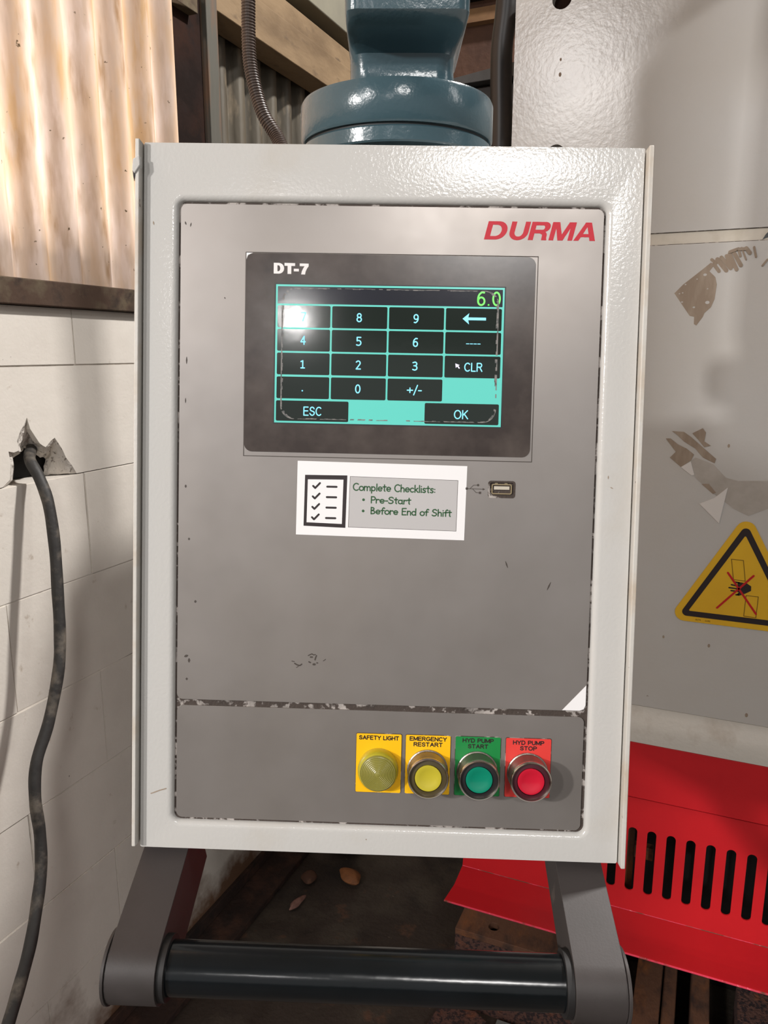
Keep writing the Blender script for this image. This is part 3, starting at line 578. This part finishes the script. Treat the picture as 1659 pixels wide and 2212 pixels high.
# one row of rings: outside back, outside front, then the rolled inner edge going in
tr = tessellate_polygon([[Vector((x, y, 0)) for x, y in OUT], [Vector((x, y, 0)) for x, y in hole(4.5)]])
flat = OUT + hole(4.5); fv = [bm.verts.new(P(x, y, 0)) for x, y in flat]
for t in tr: bm.faces.new([fv[i] for i in t])
no = len(OUT); prev = fv[no:]
for (o, d) in ((3.4, -.12), (2.3, -.5), (1.3, -1.2), (.6, -2.2), (.2, -3.4), (0, -5)):
    cur = [bm.verts.new(P(x, y, d)) for x, y in hole(o)]
    for k in range(len(cur)): bm.faces.new((prev[k], prev[(k + 1) % len(cur)], cur[(k + 1) % len(cur)], cur[k]))
    prev = cur
prev = fv[:no]
for (o, d) in ((.5, -.5), (.6, -6.5)):
    cur = [bm.verts.new(P(x + math.copysign(o * .6, x), y + math.copysign(o * .6, y), d)) for x, y in OUT]
    for k in range(no): bm.faces.new((prev[k], prev[(k + 1) % no], cur[(k + 1) % no], cur[k]))
    prev = cur
fin(bm, 'front_frame', M['powder'], cab, smooth=True)
cbox('side_flange', M['powder_edge'], (-169.4, -236.8, -190), (-166.6, 239.6, 6.2), bevel=.0006)
cbox('side_flange', M['powder_edge'], (165.3, -240.4, -190), (168.3, 239.0, 6.2), bevel=.0006)
bm = bmesh.new()    # bent, chipped tab on the left flange
for p in ([(-170.6, 226), (-166.2, 228.5), (-165.6, 222), (-167.2, 219.5), (-169.4, 216.5), (-171.0, 219.0)],): prism(bm, [p], 3.0, 7.4, P)
fin(bm, 'dented_tab', M['powder'], cab, bevel=.0006)
bm = bmesh.new(); prism(bm, [[(-171.1, 220.5), (-169.2, 216.8), (-169.8, 212.0), (-170.4, 215.0)]], 5.6, 6.5, P); fin(bm, 'chipped_paint', M['black'], cab)
bm = bmesh.new(); prism(bm, [rrect(-143.6, 142.4, -221.4, 203.2, 5, 4)], -6.4, -3.6, P); fin(bm, 'grimy_groove', M['groove'], cab, label='grimy scraped groove around the faceplates')

def specks(bm, pts, d0, d1):
    for (x, y, a, b, th) in pts:
        c_, s_ = math.cos(th), math.sin(th); k = [1, .7, 1.05, .75, 1, .8, .95, .7]
        prism(bm, [[(x + a * k[i] * math.cos(i * PI / 4) * c_ - b * math.sin(i * PI / 4) * s_, y + a * k[i] * math.cos(i * PI / 4) * s_ + b * math.sin(i * PI / 4) * c_) for i in range(8)]], d0, d1, P)
# faceplates
up = bmesh.new(); prism(up, [rrect(-141.2, 139.9, -135.2, 200.8, 4.2, 8), rrect(69.3, 87.0, 9.3, 20.1, 1.6, 4)], -4.2, -2.4, P)
upper = fin(up, 'upper_faceplate', M['steel'], cab, bevel=.0003, label='brushed steel plate with screen and lettering')
lo_ = bmesh.new(); prism(lo_, [rrect(-141.0, 139.0, -218.6, -139.4, 4.2, 8)], -4.2, -2.4, P)
lower = fin(lo_, 'lower_faceplate', M['steel'], cab, bevel=.0003, label='brushed steel plate with four controls')
F0, F1 = -2.4, -2.25
bm = bmesh.new()
specks(bm, [(-138, 188, .5, 1.2, .3), (-134.5, 187, .4, 1.4, -.2), (-111, 139, .4, .7, .5), (-136.5, 97, .5, 2.5, 0), (-137, 70, .4, 1.8, 0), (83, -36, .45, 2.6, .35), (112, -50, .5, 3.2, -.4), (-135, -105, 1.6, .9, .4), (-133, -108, .8, 1.6, 0), (-134.5, -121, .8, .9, 0), (-133.8, -24, .7, .9, 0), (-136.4, 12, .7, 1.1, 0), (-129, -67, .8, 1.0, 0)], F0, F1)
K = .3117 / 10.37      # marks near the lower left of the plate, read off the wear pattern
def wp(x, y): return (-60 + (600 + x / 10.37 - 642) * .3117, 31 - (1380 + y / 10.37 - 995) * .3145)
for q, w in (([(750, 400), (830, 360), (870, 385), (910, 375)], .7), ([(935, 400), (915, 450), (905, 495)], .9), ([(800, 435), (840, 435)], 1.0), ([(765, 545), (800, 562)], .9), ([(870, 600), (900, 600)], 1.4), ([(945, 565), (965, 565)], .8),
             ([(1095, 515), (1145, 478)], .5), ([(375, 540), (430, 550)], .5), ([(440, 590), (500, 625), (560, 635), (600, 605)], .9), ([(480, 685), (530, 650)], .4)): ribbon(bm, [wp(*p) for p in q], w, F0, F1, P)
fin(bm, 'scratch_marks', M['line_print'], upper, kind='stuff')
bm = bmesh.new(); prism(bm, [[(139.6, -117.4), (123.8, -134.9), (135.6, -134.9), (138.4, -133.8), (139.6, -131)]], F0, F1, P); fin(bm, 'corner_sticker', M['paper'], upper, label='white triangular corner sticker')
# maker's lettering, drawn as heavy slanted capitals; unit = cap height
def bow(cx, cy, rx, ry, a0, a1, n=10): return [(cx + rx * math.cos(math.radians(a0 + (a1 - a0) * i / n)), cy + ry * math.sin(math.radians(a0 + (a1 - a0) * i / n))) for i in range(n + 1)]
G = {
 'D': ([[(0, 0), (.55, 0)] + bow(.58, .5, .50, .5, -85, 85) + [(.55, 1), (0, 1)], [(.27, .19), (.27, .81), (.50, .81)] + bow(.50, .5, .29, .31, 80, -80) + [(.50, .19)]], 1.09),
 'U': ([[(0, 1), (0, .40)] + bow(.50, .42, .50, .44, 180, 360, 14) + [(1.0, .42), (1.0, 1), (.73, 1), (.73, .40)] + bow(.50, .42, .23, .24, 0, -180, 12) + [(.27, .42), (.27, 1)]], 1.04),
 'R': ([[(0, 0), (.27, 0), (.27, .37), (.56, .37), (.70, .30), (.72, .0), (1.0, 0), (1.0, .04), (.965, .12), (.955, .30), (.90, .41), (.84, .455)] + bow(.76, .73, .29, .27, -55, 85, 10) + [(.70, 1), (0, 1)], [(.27, .57), (.27, .81), (.62, .81)] + bow(.66, .69, .10, .12, 80, -80, 6) + [(.62, .57)]], 1.06),
 'M': ([[(0, 0), (.25, 0), (.25, .66), (.47, 0), (.74, 0), (.99, .66), (.99, 0), (1.24, 0), (1.24, 1), (.87, 1), (.615, .33), (.37, 1), (0, 1)]], 1.24),
 'A': ([[(-.06, 0), (.22, 0), (.30, .20), (.74, .20), (.82, 0), (1.12, 0), (.69, 1), (.37, 1)], [(.37, .37), (.67, .37), (.52, .75)]], 1.10)}
bm = bmesh.new(); HT = 11.9; pos = {'D': 61.3, 'U': 76.9, 'R': 90.2, 'M': 103.8, 'A': 120.0}; wd = {'D': 14.0, 'U': 12.9, 'R': 12.9, 'M': 15.6, 'A': 13.3}
for c in 'DURMA':
    loops, w0 = G[c]; s = wd[c] / (w0 + .0); sl = .24
    if c == 'A': pos[c] += .9
    prism(bm, [[(pos[c] + x * s + y * HT * sl, 180.2 + y * HT) for x, y in l] for l in loops], F0, F1, P)
fin(bm, 'maker_lettering', M['red_print'], upper, label='red slanted maker name lettering')
# screen cut line and touchscreen
ts = empty('touchscreen'); ts.parent = cab; ts['label'] = 'dark touchscreen showing a number keypad'
bm = bmesh.new(); prism(bm, [[(-97.3, 33.4), (97.8, 33.4), (97.8, 169.7), (-97.3, 169.7)], [(-96.8, 33.9), (97.3, 33.9), (97.3, 169.2), (-96.8, 169.2)][::-1]], F0, F1, P); fin(bm, 'cut_line', M['line_print'], ts)
bm = bmesh.new(); prism(bm, [rrect(-96.8, 96.2, 36.6, 169.0, 5.5, 8)], F0, -2.1, P); fin(bm, 'bezel', M['bezel'], ts)
S0, S1 = -2.1, -2.0
bm = bmesh.new(); prism(bm, [[(-77.3, 55.6), (76.9, 55.6), (76.9, 149.3), (-77.3, 149.3)]], S0, S0 + .04, P); fin(bm, 'screen_edge', M['blk_ring'], ts)
bm = bmesh.new(); prism(bm, [[(-76.5, 56.5), (76.1, 56.5), (76.1, 148.6), (-76.5, 148.6)]], S0, S1, P); fin(bm, 'display', M['screen_cyan'], ts, label='glowing turquoise display')
KS, KT = -2.0, -1.93
bm = bmesh.new(); prism(bm, [rrect(-75.3, 74.9, 135.9, 147.3, .3, 2)], KS, KT, P); fin(bm, 'value_bar', M['screen_top'], ts)
colsx = [(-75.2, -39.7), (-38.5, -1.6), (-.4, 36.3), (37.5, 74.6)]
rowsz = [(120.2, 134.7), (104.5, 119.0), (88.8, 103.3), (72.8, 87.4)]
keys = [[('7', 0), ('8', 0), ('9', 0), ('<', 0)], [('4', 0), ('5', 0), ('6', 0), ('-', 0)], [('1', 0), ('2', 0), ('3', 0), ('CLR', 0)], [('.', 0), ('0', 0), ('+/-', 0), None]]
def key(x0, x1, z0, z1):
    bm = bmesh.new(); prism(bm, [rrect(x0, x1, z0, z1, .9, 3)], KS, KT, P); fin(bm, 'screen_key', M['screen_black'], ts)
TD = -1.90
for r, row in enumerate(keys):
    for c, k in enumerate(row):
        if not k: continue
        x0, x1 = colsx[c]; z0, z1 = rowsz[r]; key(x0, x1, z0, z1); bm = bmesh.new(); cx, cz = (x0 + x1) / 2 - .3, (z0 + z1) / 2 - 3.0
        if k[0] == '<':
            prism(bm, [[(48.6, 127.9), (53.0, 124.2), (52.4, 127.0), (64.2, 127.0), (64.2, 128.8), (52.4, 128.8), (53.0, 131.6)]], TD - .02, TD, P)
        elif k[0] == '-':
            for q in range(4): ribbon(bm, [(51.6 + q * 2.5, 111.4), (53.3 + q * 2.5, 111.4)], .5, TD - .02, TD, P)
        elif k[0] == '.': ribbon(bm, [(cx, cz + 1.0), (cx + .01, cz + 1.0)], 1.0, TD - .02, TD, P)
        elif k[0] == 'CLR': caps(bm, 'CLR', 56.7, cz - .1, 12.2, 6.0, .75, TD - .02, TD, P)
        elif k[0] == '+/-': caps(bm, '+/-', cx, cz, 10.2, 6.2, .75, TD - .02, TD, P, gap=.12)
        else: caps(bm, k[0], cx, cz - .1, 3.7, 6.1, .8, TD - .02, TD, P)
        fin(bm, 'key_lettering', M['screen_text'], ts)
key(-75.4, -26.4, 57.7, 71.4); key(24.9, 74.5, 57.7, 71.6)
bm = bmesh.new(); caps(bm, 'ESC', -50.6, 61.4, 12.4, 6.2, .75, TD - .02, TD, P); fin(bm, 'key_lettering', M['screen_text'], ts)
bm = bmesh.new(); caps(bm, 'OK', 49.4, 61.2, 9.6, 6.2, .75, TD - .02, TD, P); fin(bm, 'key_lettering', M['screen_text'], ts)
bm = bmesh.new(); caps(bm, '6.0', 73.6, 136.5, 15.8, 9.6, 1.15, TD - .02, TD, P, 'R', gap=.3); fin(bm, 'value_lettering', M['screen_green'], ts, label='green digits 6.0')
bm = bmesh.new(); prism(bm, [[(44.6, 98.3), (47.6, 97.2), (46.6, 96.8), (47.8, 95.2), (47.2, 94.7), (45.9, 96.2), (45.0, 95.3)]], TD - .02, TD, P); fin(bm, 'cursor', M['cursor'], ts)
bm = bmesh.new()
def wear(w, seed):
    random.seed(seed); base = rrect(-72.5, 72.6, 59.0, 146.4, 9, 10); ins = rrect(-72.5 + w, 72.6 - w, 59.0 + w * .5, 146.4 - w * .4, 9 - w * .2, 10)
    return base, ins
base, ins = wear(2.2, 3); n = len(base)
for i in range(n):
    a, b = base[i], base[(i + 1) % n]; c, d = ins[(i + 1) % n], ins[i]; m_ = max(1, int(math.dist(a, b) / 2.5))
    for k in range(m_):
        if random.random() < (.25 if m_ > 4 and abs(a[1] - b[1]) < 1 else .1): continue
        l = lambda p, q, t: (p[0] + (q[0] - p[0]) * t, p[1] + (q[1] - p[1]) * t)
        e = random.uniform(.25, .8)
        A_, B_ = l(a, b, k / m_), l(a, b, (k + 1) / m_); D_, C_ = l(A_, l(d, c, k / m_), e), l(B_, l(d, c, (k + 1) / m_), e)
        prism(bm, [[A_, B_, C_, D_]], TD + .01, TD + .03, P)
fin(bm, 'film_wear', M['wear'], ts, kind='stuff')
bm = bmesh.new(); 
for L_ in ([[(0, 0), (3.3, 0)] + _b(3.4, 3.55, 3.6, 3.55, -85, 85, 10) + [(3.3, 7.1), (0, 7.1)], [(2.5, 1.6), (2.5, 5.5), (3.2, 5.5)] + _b(3.2, 3.55, 1.2, 1.95, 80, -80, 6) + [(3.2, 1.6)]],
           [[(9.3, 0), (11.8, 0), (11.8, 5.3), (14.3, 5.3), (14.3, 7.2), (7.2, 7.2), (7.2, 5.3), (9.3, 5.3)]], [[(13.5, 1.8), (16.9, 1.8), (16.9, 3.5), (13.5, 3.5)]],
           [[(17.4, 7.1), (23.4, 7.1), (23.4, 5.4), (22.2, 3.6), (21.4, 1.8), (21.1, -.1), (18.4, -.1), (18.9, 2.0), (19.8, 4.0), (20.7, 5.3), (17.4, 5.3)]]):
    prism(bm, [[(-78.3 + x * 1.0, 155.6 + y - x * .01) for x, y in l] for l in L_], -2.1, -2.0, P)
fin(bm, 'bezel_lettering', M['white_print'], ts, label='white bold DT-7 lettering')
bm = bmesh.new(); prism(bm, [[(-96.7, 169.1), (-92.4, 169.1), (-95.8, 167.5), (-96.7, 164.8)]], -2.1, -2.0, P); fin(bm, 'bare_corner', M['paper'], ts)

# sticker
sk = empty('checklist_sticker'); sk.parent = cab; sk['label'] = 'white checklist reminder sticker with green writing'
bm = bmesh.new(); prism(bm, [[(-60.1, 31.0), (54.6, 29.9), (53.8, -20.3), (-60.5, -19.1)]], F0, F1, P); fin(bm, 'paper', M['paper'], sk)
q0, q1 = F1, F1 + .06
bm = bmesh.new(); prism(bm, [[(-54.9, 21.6), (-26.2, 21.8), (-26.9, -13.8), (-55.4, -13.0)], [(-53.0, 18.6), (-28.8, 18.9), (-29.3, -11.2), (-53.4, -10.6)][::-1]], q0, q1, P)
for r in range(4):
    y = 14.0 - 7.1 * r; x = -49.6 - .15 * r
    ribbon(bm, [(x + .3, y + .2), (x + 1.7, y - 1.2), (x + 4.9, y + 2.2)], 1.35, q0, q1, P)
    ribbon(bm, [(x + 9.9, y - .1), (x + 16.2, y - .1)], 1.4, q0, q1, P)
fin(bm, 'clipboard_print', M['black_print'], sk)
bm = bmesh.new(); prism(bm, [[(-24.3, 21.2), (48.6, 20.1), (48.2, -14.2), (-24.9, -13.2)]], q0, q0 + .03, P); fin(bm, 'grey_field', M['grey_print'], sk)
bm = bmesh.new(); ribbon(bm, [(-24.3, 21.2), (48.6, 20.1), (48.2, -14.2), (-24.9, -13.2)], .25, q0, q1, P, True); fin(bm, 'field_border', M['line_print'], sk)
# hand-lettered style strokes; x height .62, cap 1
def arc(cx, cy, rx, ry, a0, a1, n=8): return bow(cx, cy, rx, ry, a0, a1, n)
SG = {'C': ([arc(.42, .5, .40, .50, 50, 310, 12)], .80), 'o': ([arc(.30, .30, .28, .30, 0, 360, 12)], .66), 'm': ([[(.04, 0), (.04, .6)], [(.04, .40)] + arc(.24, .40, .18, .2, 180, 0, 6) + [(.42, 0)], [(.42, .40)] + arc(.62, .40, .19, .2, 180, 0, 6) + [(.82, 0)]], .96),
 'p': ([[(.06, .6), (.06, -.32)], arc(.28, .30, .24, .29, 150, -150, 10)], .66), 'l': ([[(.08, 1.0), (.08, 0)]], .24), 'e': ([[(.05, .30), (.52, .32)] + arc(.29, .31, .26, .29, 5, 315, 11)], .66), 't': ([[(.20, .92), (.20, .1), (.28, 0)], [(0, .62), (.42, .64)]], .48),
 'h': ([[(.06, 1.0), (.06, 0)], [(.06, .36)] + arc(.27, .38, .20, .22, 170, 0, 6) + [(.47, 0)]], .62), 'c': ([arc(.28, .30, .26, .29, 50, 310, 9)], .58), 'k': ([[(.06, 1.0), (.06, 0)], [(.44, .60), (.08, .26)], [(.18, .34), (.48, 0)]], .58), 'i': ([[(.08, .58), (.08, 0)], [(.08, .86), (.08, .861)]], .24),
 's': ([[(.42, .54), (.24, .62), (.08, .52), (.10, .38), (.36, .26), (.40, .12), (.26, 0), (.02, .06)]], .54), ':': ([[(.08, .50), (.08, .501)], [(.08, .10), (.08, .101)]], .24), 'P': ([[(.06, 1.0), (.06, 0)], [(.06, .98), (.30, .98)] + arc(.30, .72, .24, .26, 80, -80, 7) + [(.08, .46)]], .62),
 'r': ([[(.06, .6), (.06, 0)], [(.06, .38), (.18, .56), (.36, .58), (.42, .50)]], .50), '-': ([[(.04, .38), (.34, .38)]], .42), 'S': ([[(.60, .86), (.40, 1.0), (.16, .94), (.06, .74), (.20, .56), (.52, .44), (.60, .24), (.44, .04), (.20, 0), (.02, .12)]], .74), 'a': ([arc(.27, .30, .25, .29, 30, 330, 10), [(.50, .60), (.50, .1), (.56, 0)]], .66),
 'B': ([[(.06, 1.0), (.06, 0)], [(.06, .98), (.34, .94), (.44, .78), (.34, .58), (.08, .52), (.40, .48), (.56, .28), (.44, .06), (.06, .0)]], .68), 'f': ([[(.48, .90), (.36, 1.0), (.22, .88), (.18, .6), (.18, 0)], [(0, .56), (.42, .58)]], .50), 'E': ([[(.56, 1.0), (.06, .98), (.06, 0), (.56, .02)], [(.06, .52), (.50, .54)]], .68),
 'n': ([[(.06, .6), (.06, 0)], [(.06, .36)] + arc(.27, .38, .20, .22, 170, 0, 6) + [(.47, 0)]], .62), 'd': ([arc(.27, .30, .25, .29, 30, 330, 10), [(.52, 1.0), (.52, 0)]], .66), ' ': ([], .42)}
def handtext(bm, s, x, y, width, h, rot, w):
    tot = sum(SG[c][1] for c in s); sx = width / tot; cx = 0
    for c in s:
        for pl in SG[c][0]:
            pts = [(x + (cx + px_) * sx * math.cos(rot) - py_ * h * math.sin(rot), y + (cx + px_) * sx * math.sin(rot) + py_ * h * math.cos(rot)) for px_, py_ in pl]
            ribbon(bm, pts, w, q0 + .03, q1 + .01, P)
        cx += SG[c][1]
bm = bmesh.new(); rr = math.radians(-.6)
handtext(bm, 'Complete Checklists:', -22.1, 11.9, 56.0, 4.7, rr, .84)
handtext(bm, 'Pre-Start', -9.9, 3.6, 27.3, 4.3, rr, .84); handtext(bm, 'Before End of Shift', -9.9, -3.8, 54.9, 4.4, rr, .84)
for (x, y) in ((-14.9, 5.6), (-15.0, -2.0)): prism(bm, [circ(x, y, .95, 12)], q0 + .03, q1, P)
fin(bm, 'sticker_lettering', M['green_print'], sk, label='dark green handwritten-style lettering')

# usb socket and its engraved symbol
us = empty('usb_socket'); us.parent = cab; us['label'] = 'recessed USB socket right of the sticker'
bm = bmesh.new(); prism(bm, [rrect(68.9, 87.4, 8.9, 20.5, 2.0, 5), rrect(70.2, 86.2, 10.2, 19.2, 1.2, 5)], -3.9, -2.3, P); fin(bm, 'surround', M['groove'], us)
bm = bmesh.new(); prism(bm, [rrect(69.2, 87.1, 9.2, 20.2, 2.0, 5)], -4.3, -3.9, P); fin(bm, 'recess', M['black'], us)
bm = bmesh.new(); prism(bm, [rrect(71.3, 85.0, 11.4, 18.4, 1.2, 3), rrect(72.1, 84.2, 12.2, 17.6, .6, 3)], -3.9, -2.6, P)
for x in (74.5, 81): prism(bm, [[(x - 1.2, 18.4), (x + 1.2, 18.4), (x + .8, 19.0), (x - .8, 19.0)]], -3.9, -2.6, P)
fin(bm, 'metal_shell', M['gold'], us)
bm = bmesh.new(); prism(bm, [[(73.0, 14.6), (83.4, 14.6), (83.4, 16.8), (73.0, 16.8)]], -3.9, -3.0, P); fin(bm, 'tongue', M['tape'], us)
bm = bmesh.new(); ribbon(bm, [(54.9, 14.8), (65.6, 14.6)], .35, F0, F1, P); prism(bm, [[(65.4, 13.8), (67.0, 14.6), (65.4, 15.4)]], F0, F1, P)
ribbon(bm, [(56.8, 14.8), (59.2, 17.2), (61.6, 17.3)], .35, F0, F1, P); prism(bm, [circ(62.2, 17.3, .8, 12)], F0, F1, P)
ribbon(bm, [(58.6, 14.7), (61.0, 12.2), (63.0, 12.1)], .35, F0, F1, P); prism(bm, [[(62.9, 11.4), (64.4, 11.4), (64.4, 12.9), (62.9, 12.9)]], F0, F1, P); prism(bm, [circ(54.6, 14.8, .9, 12)], F0, F1, P)
fin(bm, 'usb_symbol', M['line_print'], upper)

# the four controls on the lower plate
def control(name, lab, cu, plate_mat, lines, kind, capm=None, ringm=None):
    o = empty(name); o.parent = cab; o['label'] = lab; cu2, cv = cu[0], -179.0
    bm = bmesh.new(); prism(bm, [rrect(cu[1], cu[2], -196.2, -155.2, .8, 2)], F0, -1.7, P); fin(bm, 'legend_plate', plate_mat, o)
    bm = bmesh.new(); prism(bm, [rrect(cu[1] - .3, cu[2] + .3, -196.5, -154.9, .9, 2)], F0, -2.0, P); fin(bm, 'plate_edge', M['groove'], o)
    bm = bmesh.new()
    for (t, w, v) in lines: caps(bm, t, (cu[1] + cu[2]) / 2, v - 1.5, w, 3.1, .66, -1.70, -1.64, P)
    fin(bm, 'legend_lettering', M['black_print'], o)
    def Q(x, y, h): return P(cu2 + x, cv + y, h - 1.7)
    bm = bmesh.new()
    if kind == 'lamp':
        lathe(bm, [(0, 0), (14.0, 0), (14.0, 1.5), (13.8, 5.5), (13.2, 8.2), (12.3, 9.2), (0, 9.2)], Q, 64); fin(bm, 'lens_ring', M['lens'], o, smooth=True)
        pr_ = [(12.3, 9.0), (12.0, 9.9)]
        for k in range(10): r = 11.7 - k * 1.05; h = 10.0 + 2.9 * (1 - (r / 12) ** 2); pr_ += [(r, h), (r - .35, h - .28), (r - .75, h - .1)]
        pr_ += [(0, 12.9)]
        bm = bmesh.new(); lathe(bm, [(12.3, 8.8)] + pr_, Q, 64); fin(bm, 'ribbed_lens', M['lens_in'], o, smooth=True)
    else:
        lathe(bm, [(0, 0), (14.0, 0), (14.0, 1.2), (13.3, 1.6), (13.1, 13.0), (0, 13.0)], Q, 64); fin(bm, 'barrel', M['chrome_worn'], o, smooth=True)
        bm = bmesh.new(); lathe(bm, [(11.9, 13.0), (13.1, 13.0), (13.6, 13.6), (13.8, 15.4), (13.6, 16.6), (13.1, 17.2), (12.5, 17.1), (12.1, 16.2), (11.9, 13.0)], Q, 64); fin(bm, 'chrome_bezel', M['chrome'], o, smooth=True)
        bm = bmesh.new(); lathe(bm, [(0, 13.0), (12.0, 13.0), (12.0, 15.2), (9.4, 15.6), (9.2, 14.4), (0, 14.2)], Q, 64); fin(bm, 'inner_ring', ringm, o, smooth=True)
        bm = bmesh.new(); lathe(bm, [(0, 13.9), (8.7, 13.9), (9.0, 14.8), (8.8, 15.6), (7.6, 15.7), (5.5, 15.0), (2.8, 14.55), (0, 14.4)], Q, 64); fin(bm, 'button_cap', capm, o, smooth=True)
control('pilot_light', 'yellow ribbed pilot light on the SAFETY LIGHT plate', (-.8, -16.2, 14.8), M['yellow'], [('SAFETY LIGHT', 27.6, -158.0)], 'lamp')
control('push_button', 'yellow push button on the EMERGENCY RESTART plate', (33.1, 17.8, 48.4), M['yellow'], [('EMERGENCY', 25.6, -157.7), ('RESTART', 20.0, -161.6)], 'b', M['cap_y'], M['dk_olive'])
control('push_button', 'green push button on the HYD PUMP START plate', (67.1, 51.9, 82.7), M['green'], [('HYD PUMP', 21.4, -157.8), ('START', 14.0, -161.8)], 'b', M['cap_g'], M['blk_ring'])
control('push_button', 'red push button on the HYD PUMP STOP plate', (101.5, 86.4, 117.1), M['red_leg'], [('HYD PUMP', 21.4, -158.2), ('STOP', 11.6, -162.1)], 'b', M['cap_r'], M['maroon'])
# marks on the frame
bm = bmesh.new(); ribbon(bm, [(-158.0, -201.6), (-152, -199.2), (-147.6, -197.8)], .8, 0, .12, P); specks(bm, [(-158.8, 187, .5, 1.3, .2), (148.5, 24.5, .4, 1.2, 0), (151, 17.5, 1.2, .35, -.4), (-8, -229, .4, .5, 0)], 0, .12)
fin(bm, 'paint_scratches', M['residue'], cab, kind='stuff')

# handle: two side arms clamped on a black tube
HV, HW = -294.5, 46.0
def hull_profile(r1, v1, w1, r2, v2, w2, n=14):
    d = Vector((v2 - v1, w2 - w1)); L_ = d.length; a = math.atan2(d.y, d.x); b = math.acos((r1 - r2) / L_); pts = []
    for i in range(n + 1): t = a + b + (2 * PI - 2 * b) * i / n; pts.append((v1 + r1 * math.cos(t), w1 + r1 * math.sin(t)))
    for i in range(n + 1): t = a - b + 2 * b * i / n; pts.append((v2 + r2 * math.cos(t), w2 + r2 * math.sin(t)))
    return pts
hd = empty('handle'); hd.parent = cab; hd['label'] = 'black tube handle on two blackened steel arms'
def Hm(v, w, u): return P(u, v, w)
for (ua, ub, sgn) in ((-164.6, -133.2, 1), (123.8, 155.2, -1)):
    bm = bmesh.new(); prism(bm, [hull_profile(21.5, HV, HW, 13, -243, -34)], ua, ub, Hm); fin(bm, 'side_arm', M['arm_metal'], hd, bevel=.0008)
    uo = ua if sgn > 0 else ub
    bm = bmesh.new(); prism(bm, [circ(HV, HW, 22.4, 40)], uo - sgn * .2, uo - sgn * 2.2, Hm); fin(bm, 'end_cap', M['arm_metal'], hd, bevel=.0006)
    ui = ub if sgn > 0 else ua
    bm = bmesh.new(); prism(bm, [circ(HV, HW, 19.5, 40)], ui, ui + sgn * 4.5, Hm); fin(bm, 'collar', M['black'], hd, bevel=.0006)
    dv, dw = -.541, .841; off_ = 44 if sgn > 0 else 26      # gusset plate behind the inner edge of the arm
    A_ = (-241 - dv * 2, -36 - dw * 2); B_ = (-243 + dv * 78, -34 + dw * 78)
    bm = bmesh.new(); prism(bm, [[A_, B_, (B_[0] - dw * off_ * .8, B_[1] + dv * off_ * .8), (A_[0] - dw * off_, A_[1] + dv * off_)]], ui - sgn * 4.0, ui - sgn * .8, Hm); fin(bm, 'gusset', M['arm_metal'], hd, bevel=.0005)
bm = bmesh.new(); prism(bm, [circ(HV, HW, 16.2, 64)], -134.5, 125.5, Hm); fin(bm, 'grip_tube', M['tube'], hd, smooth=True)
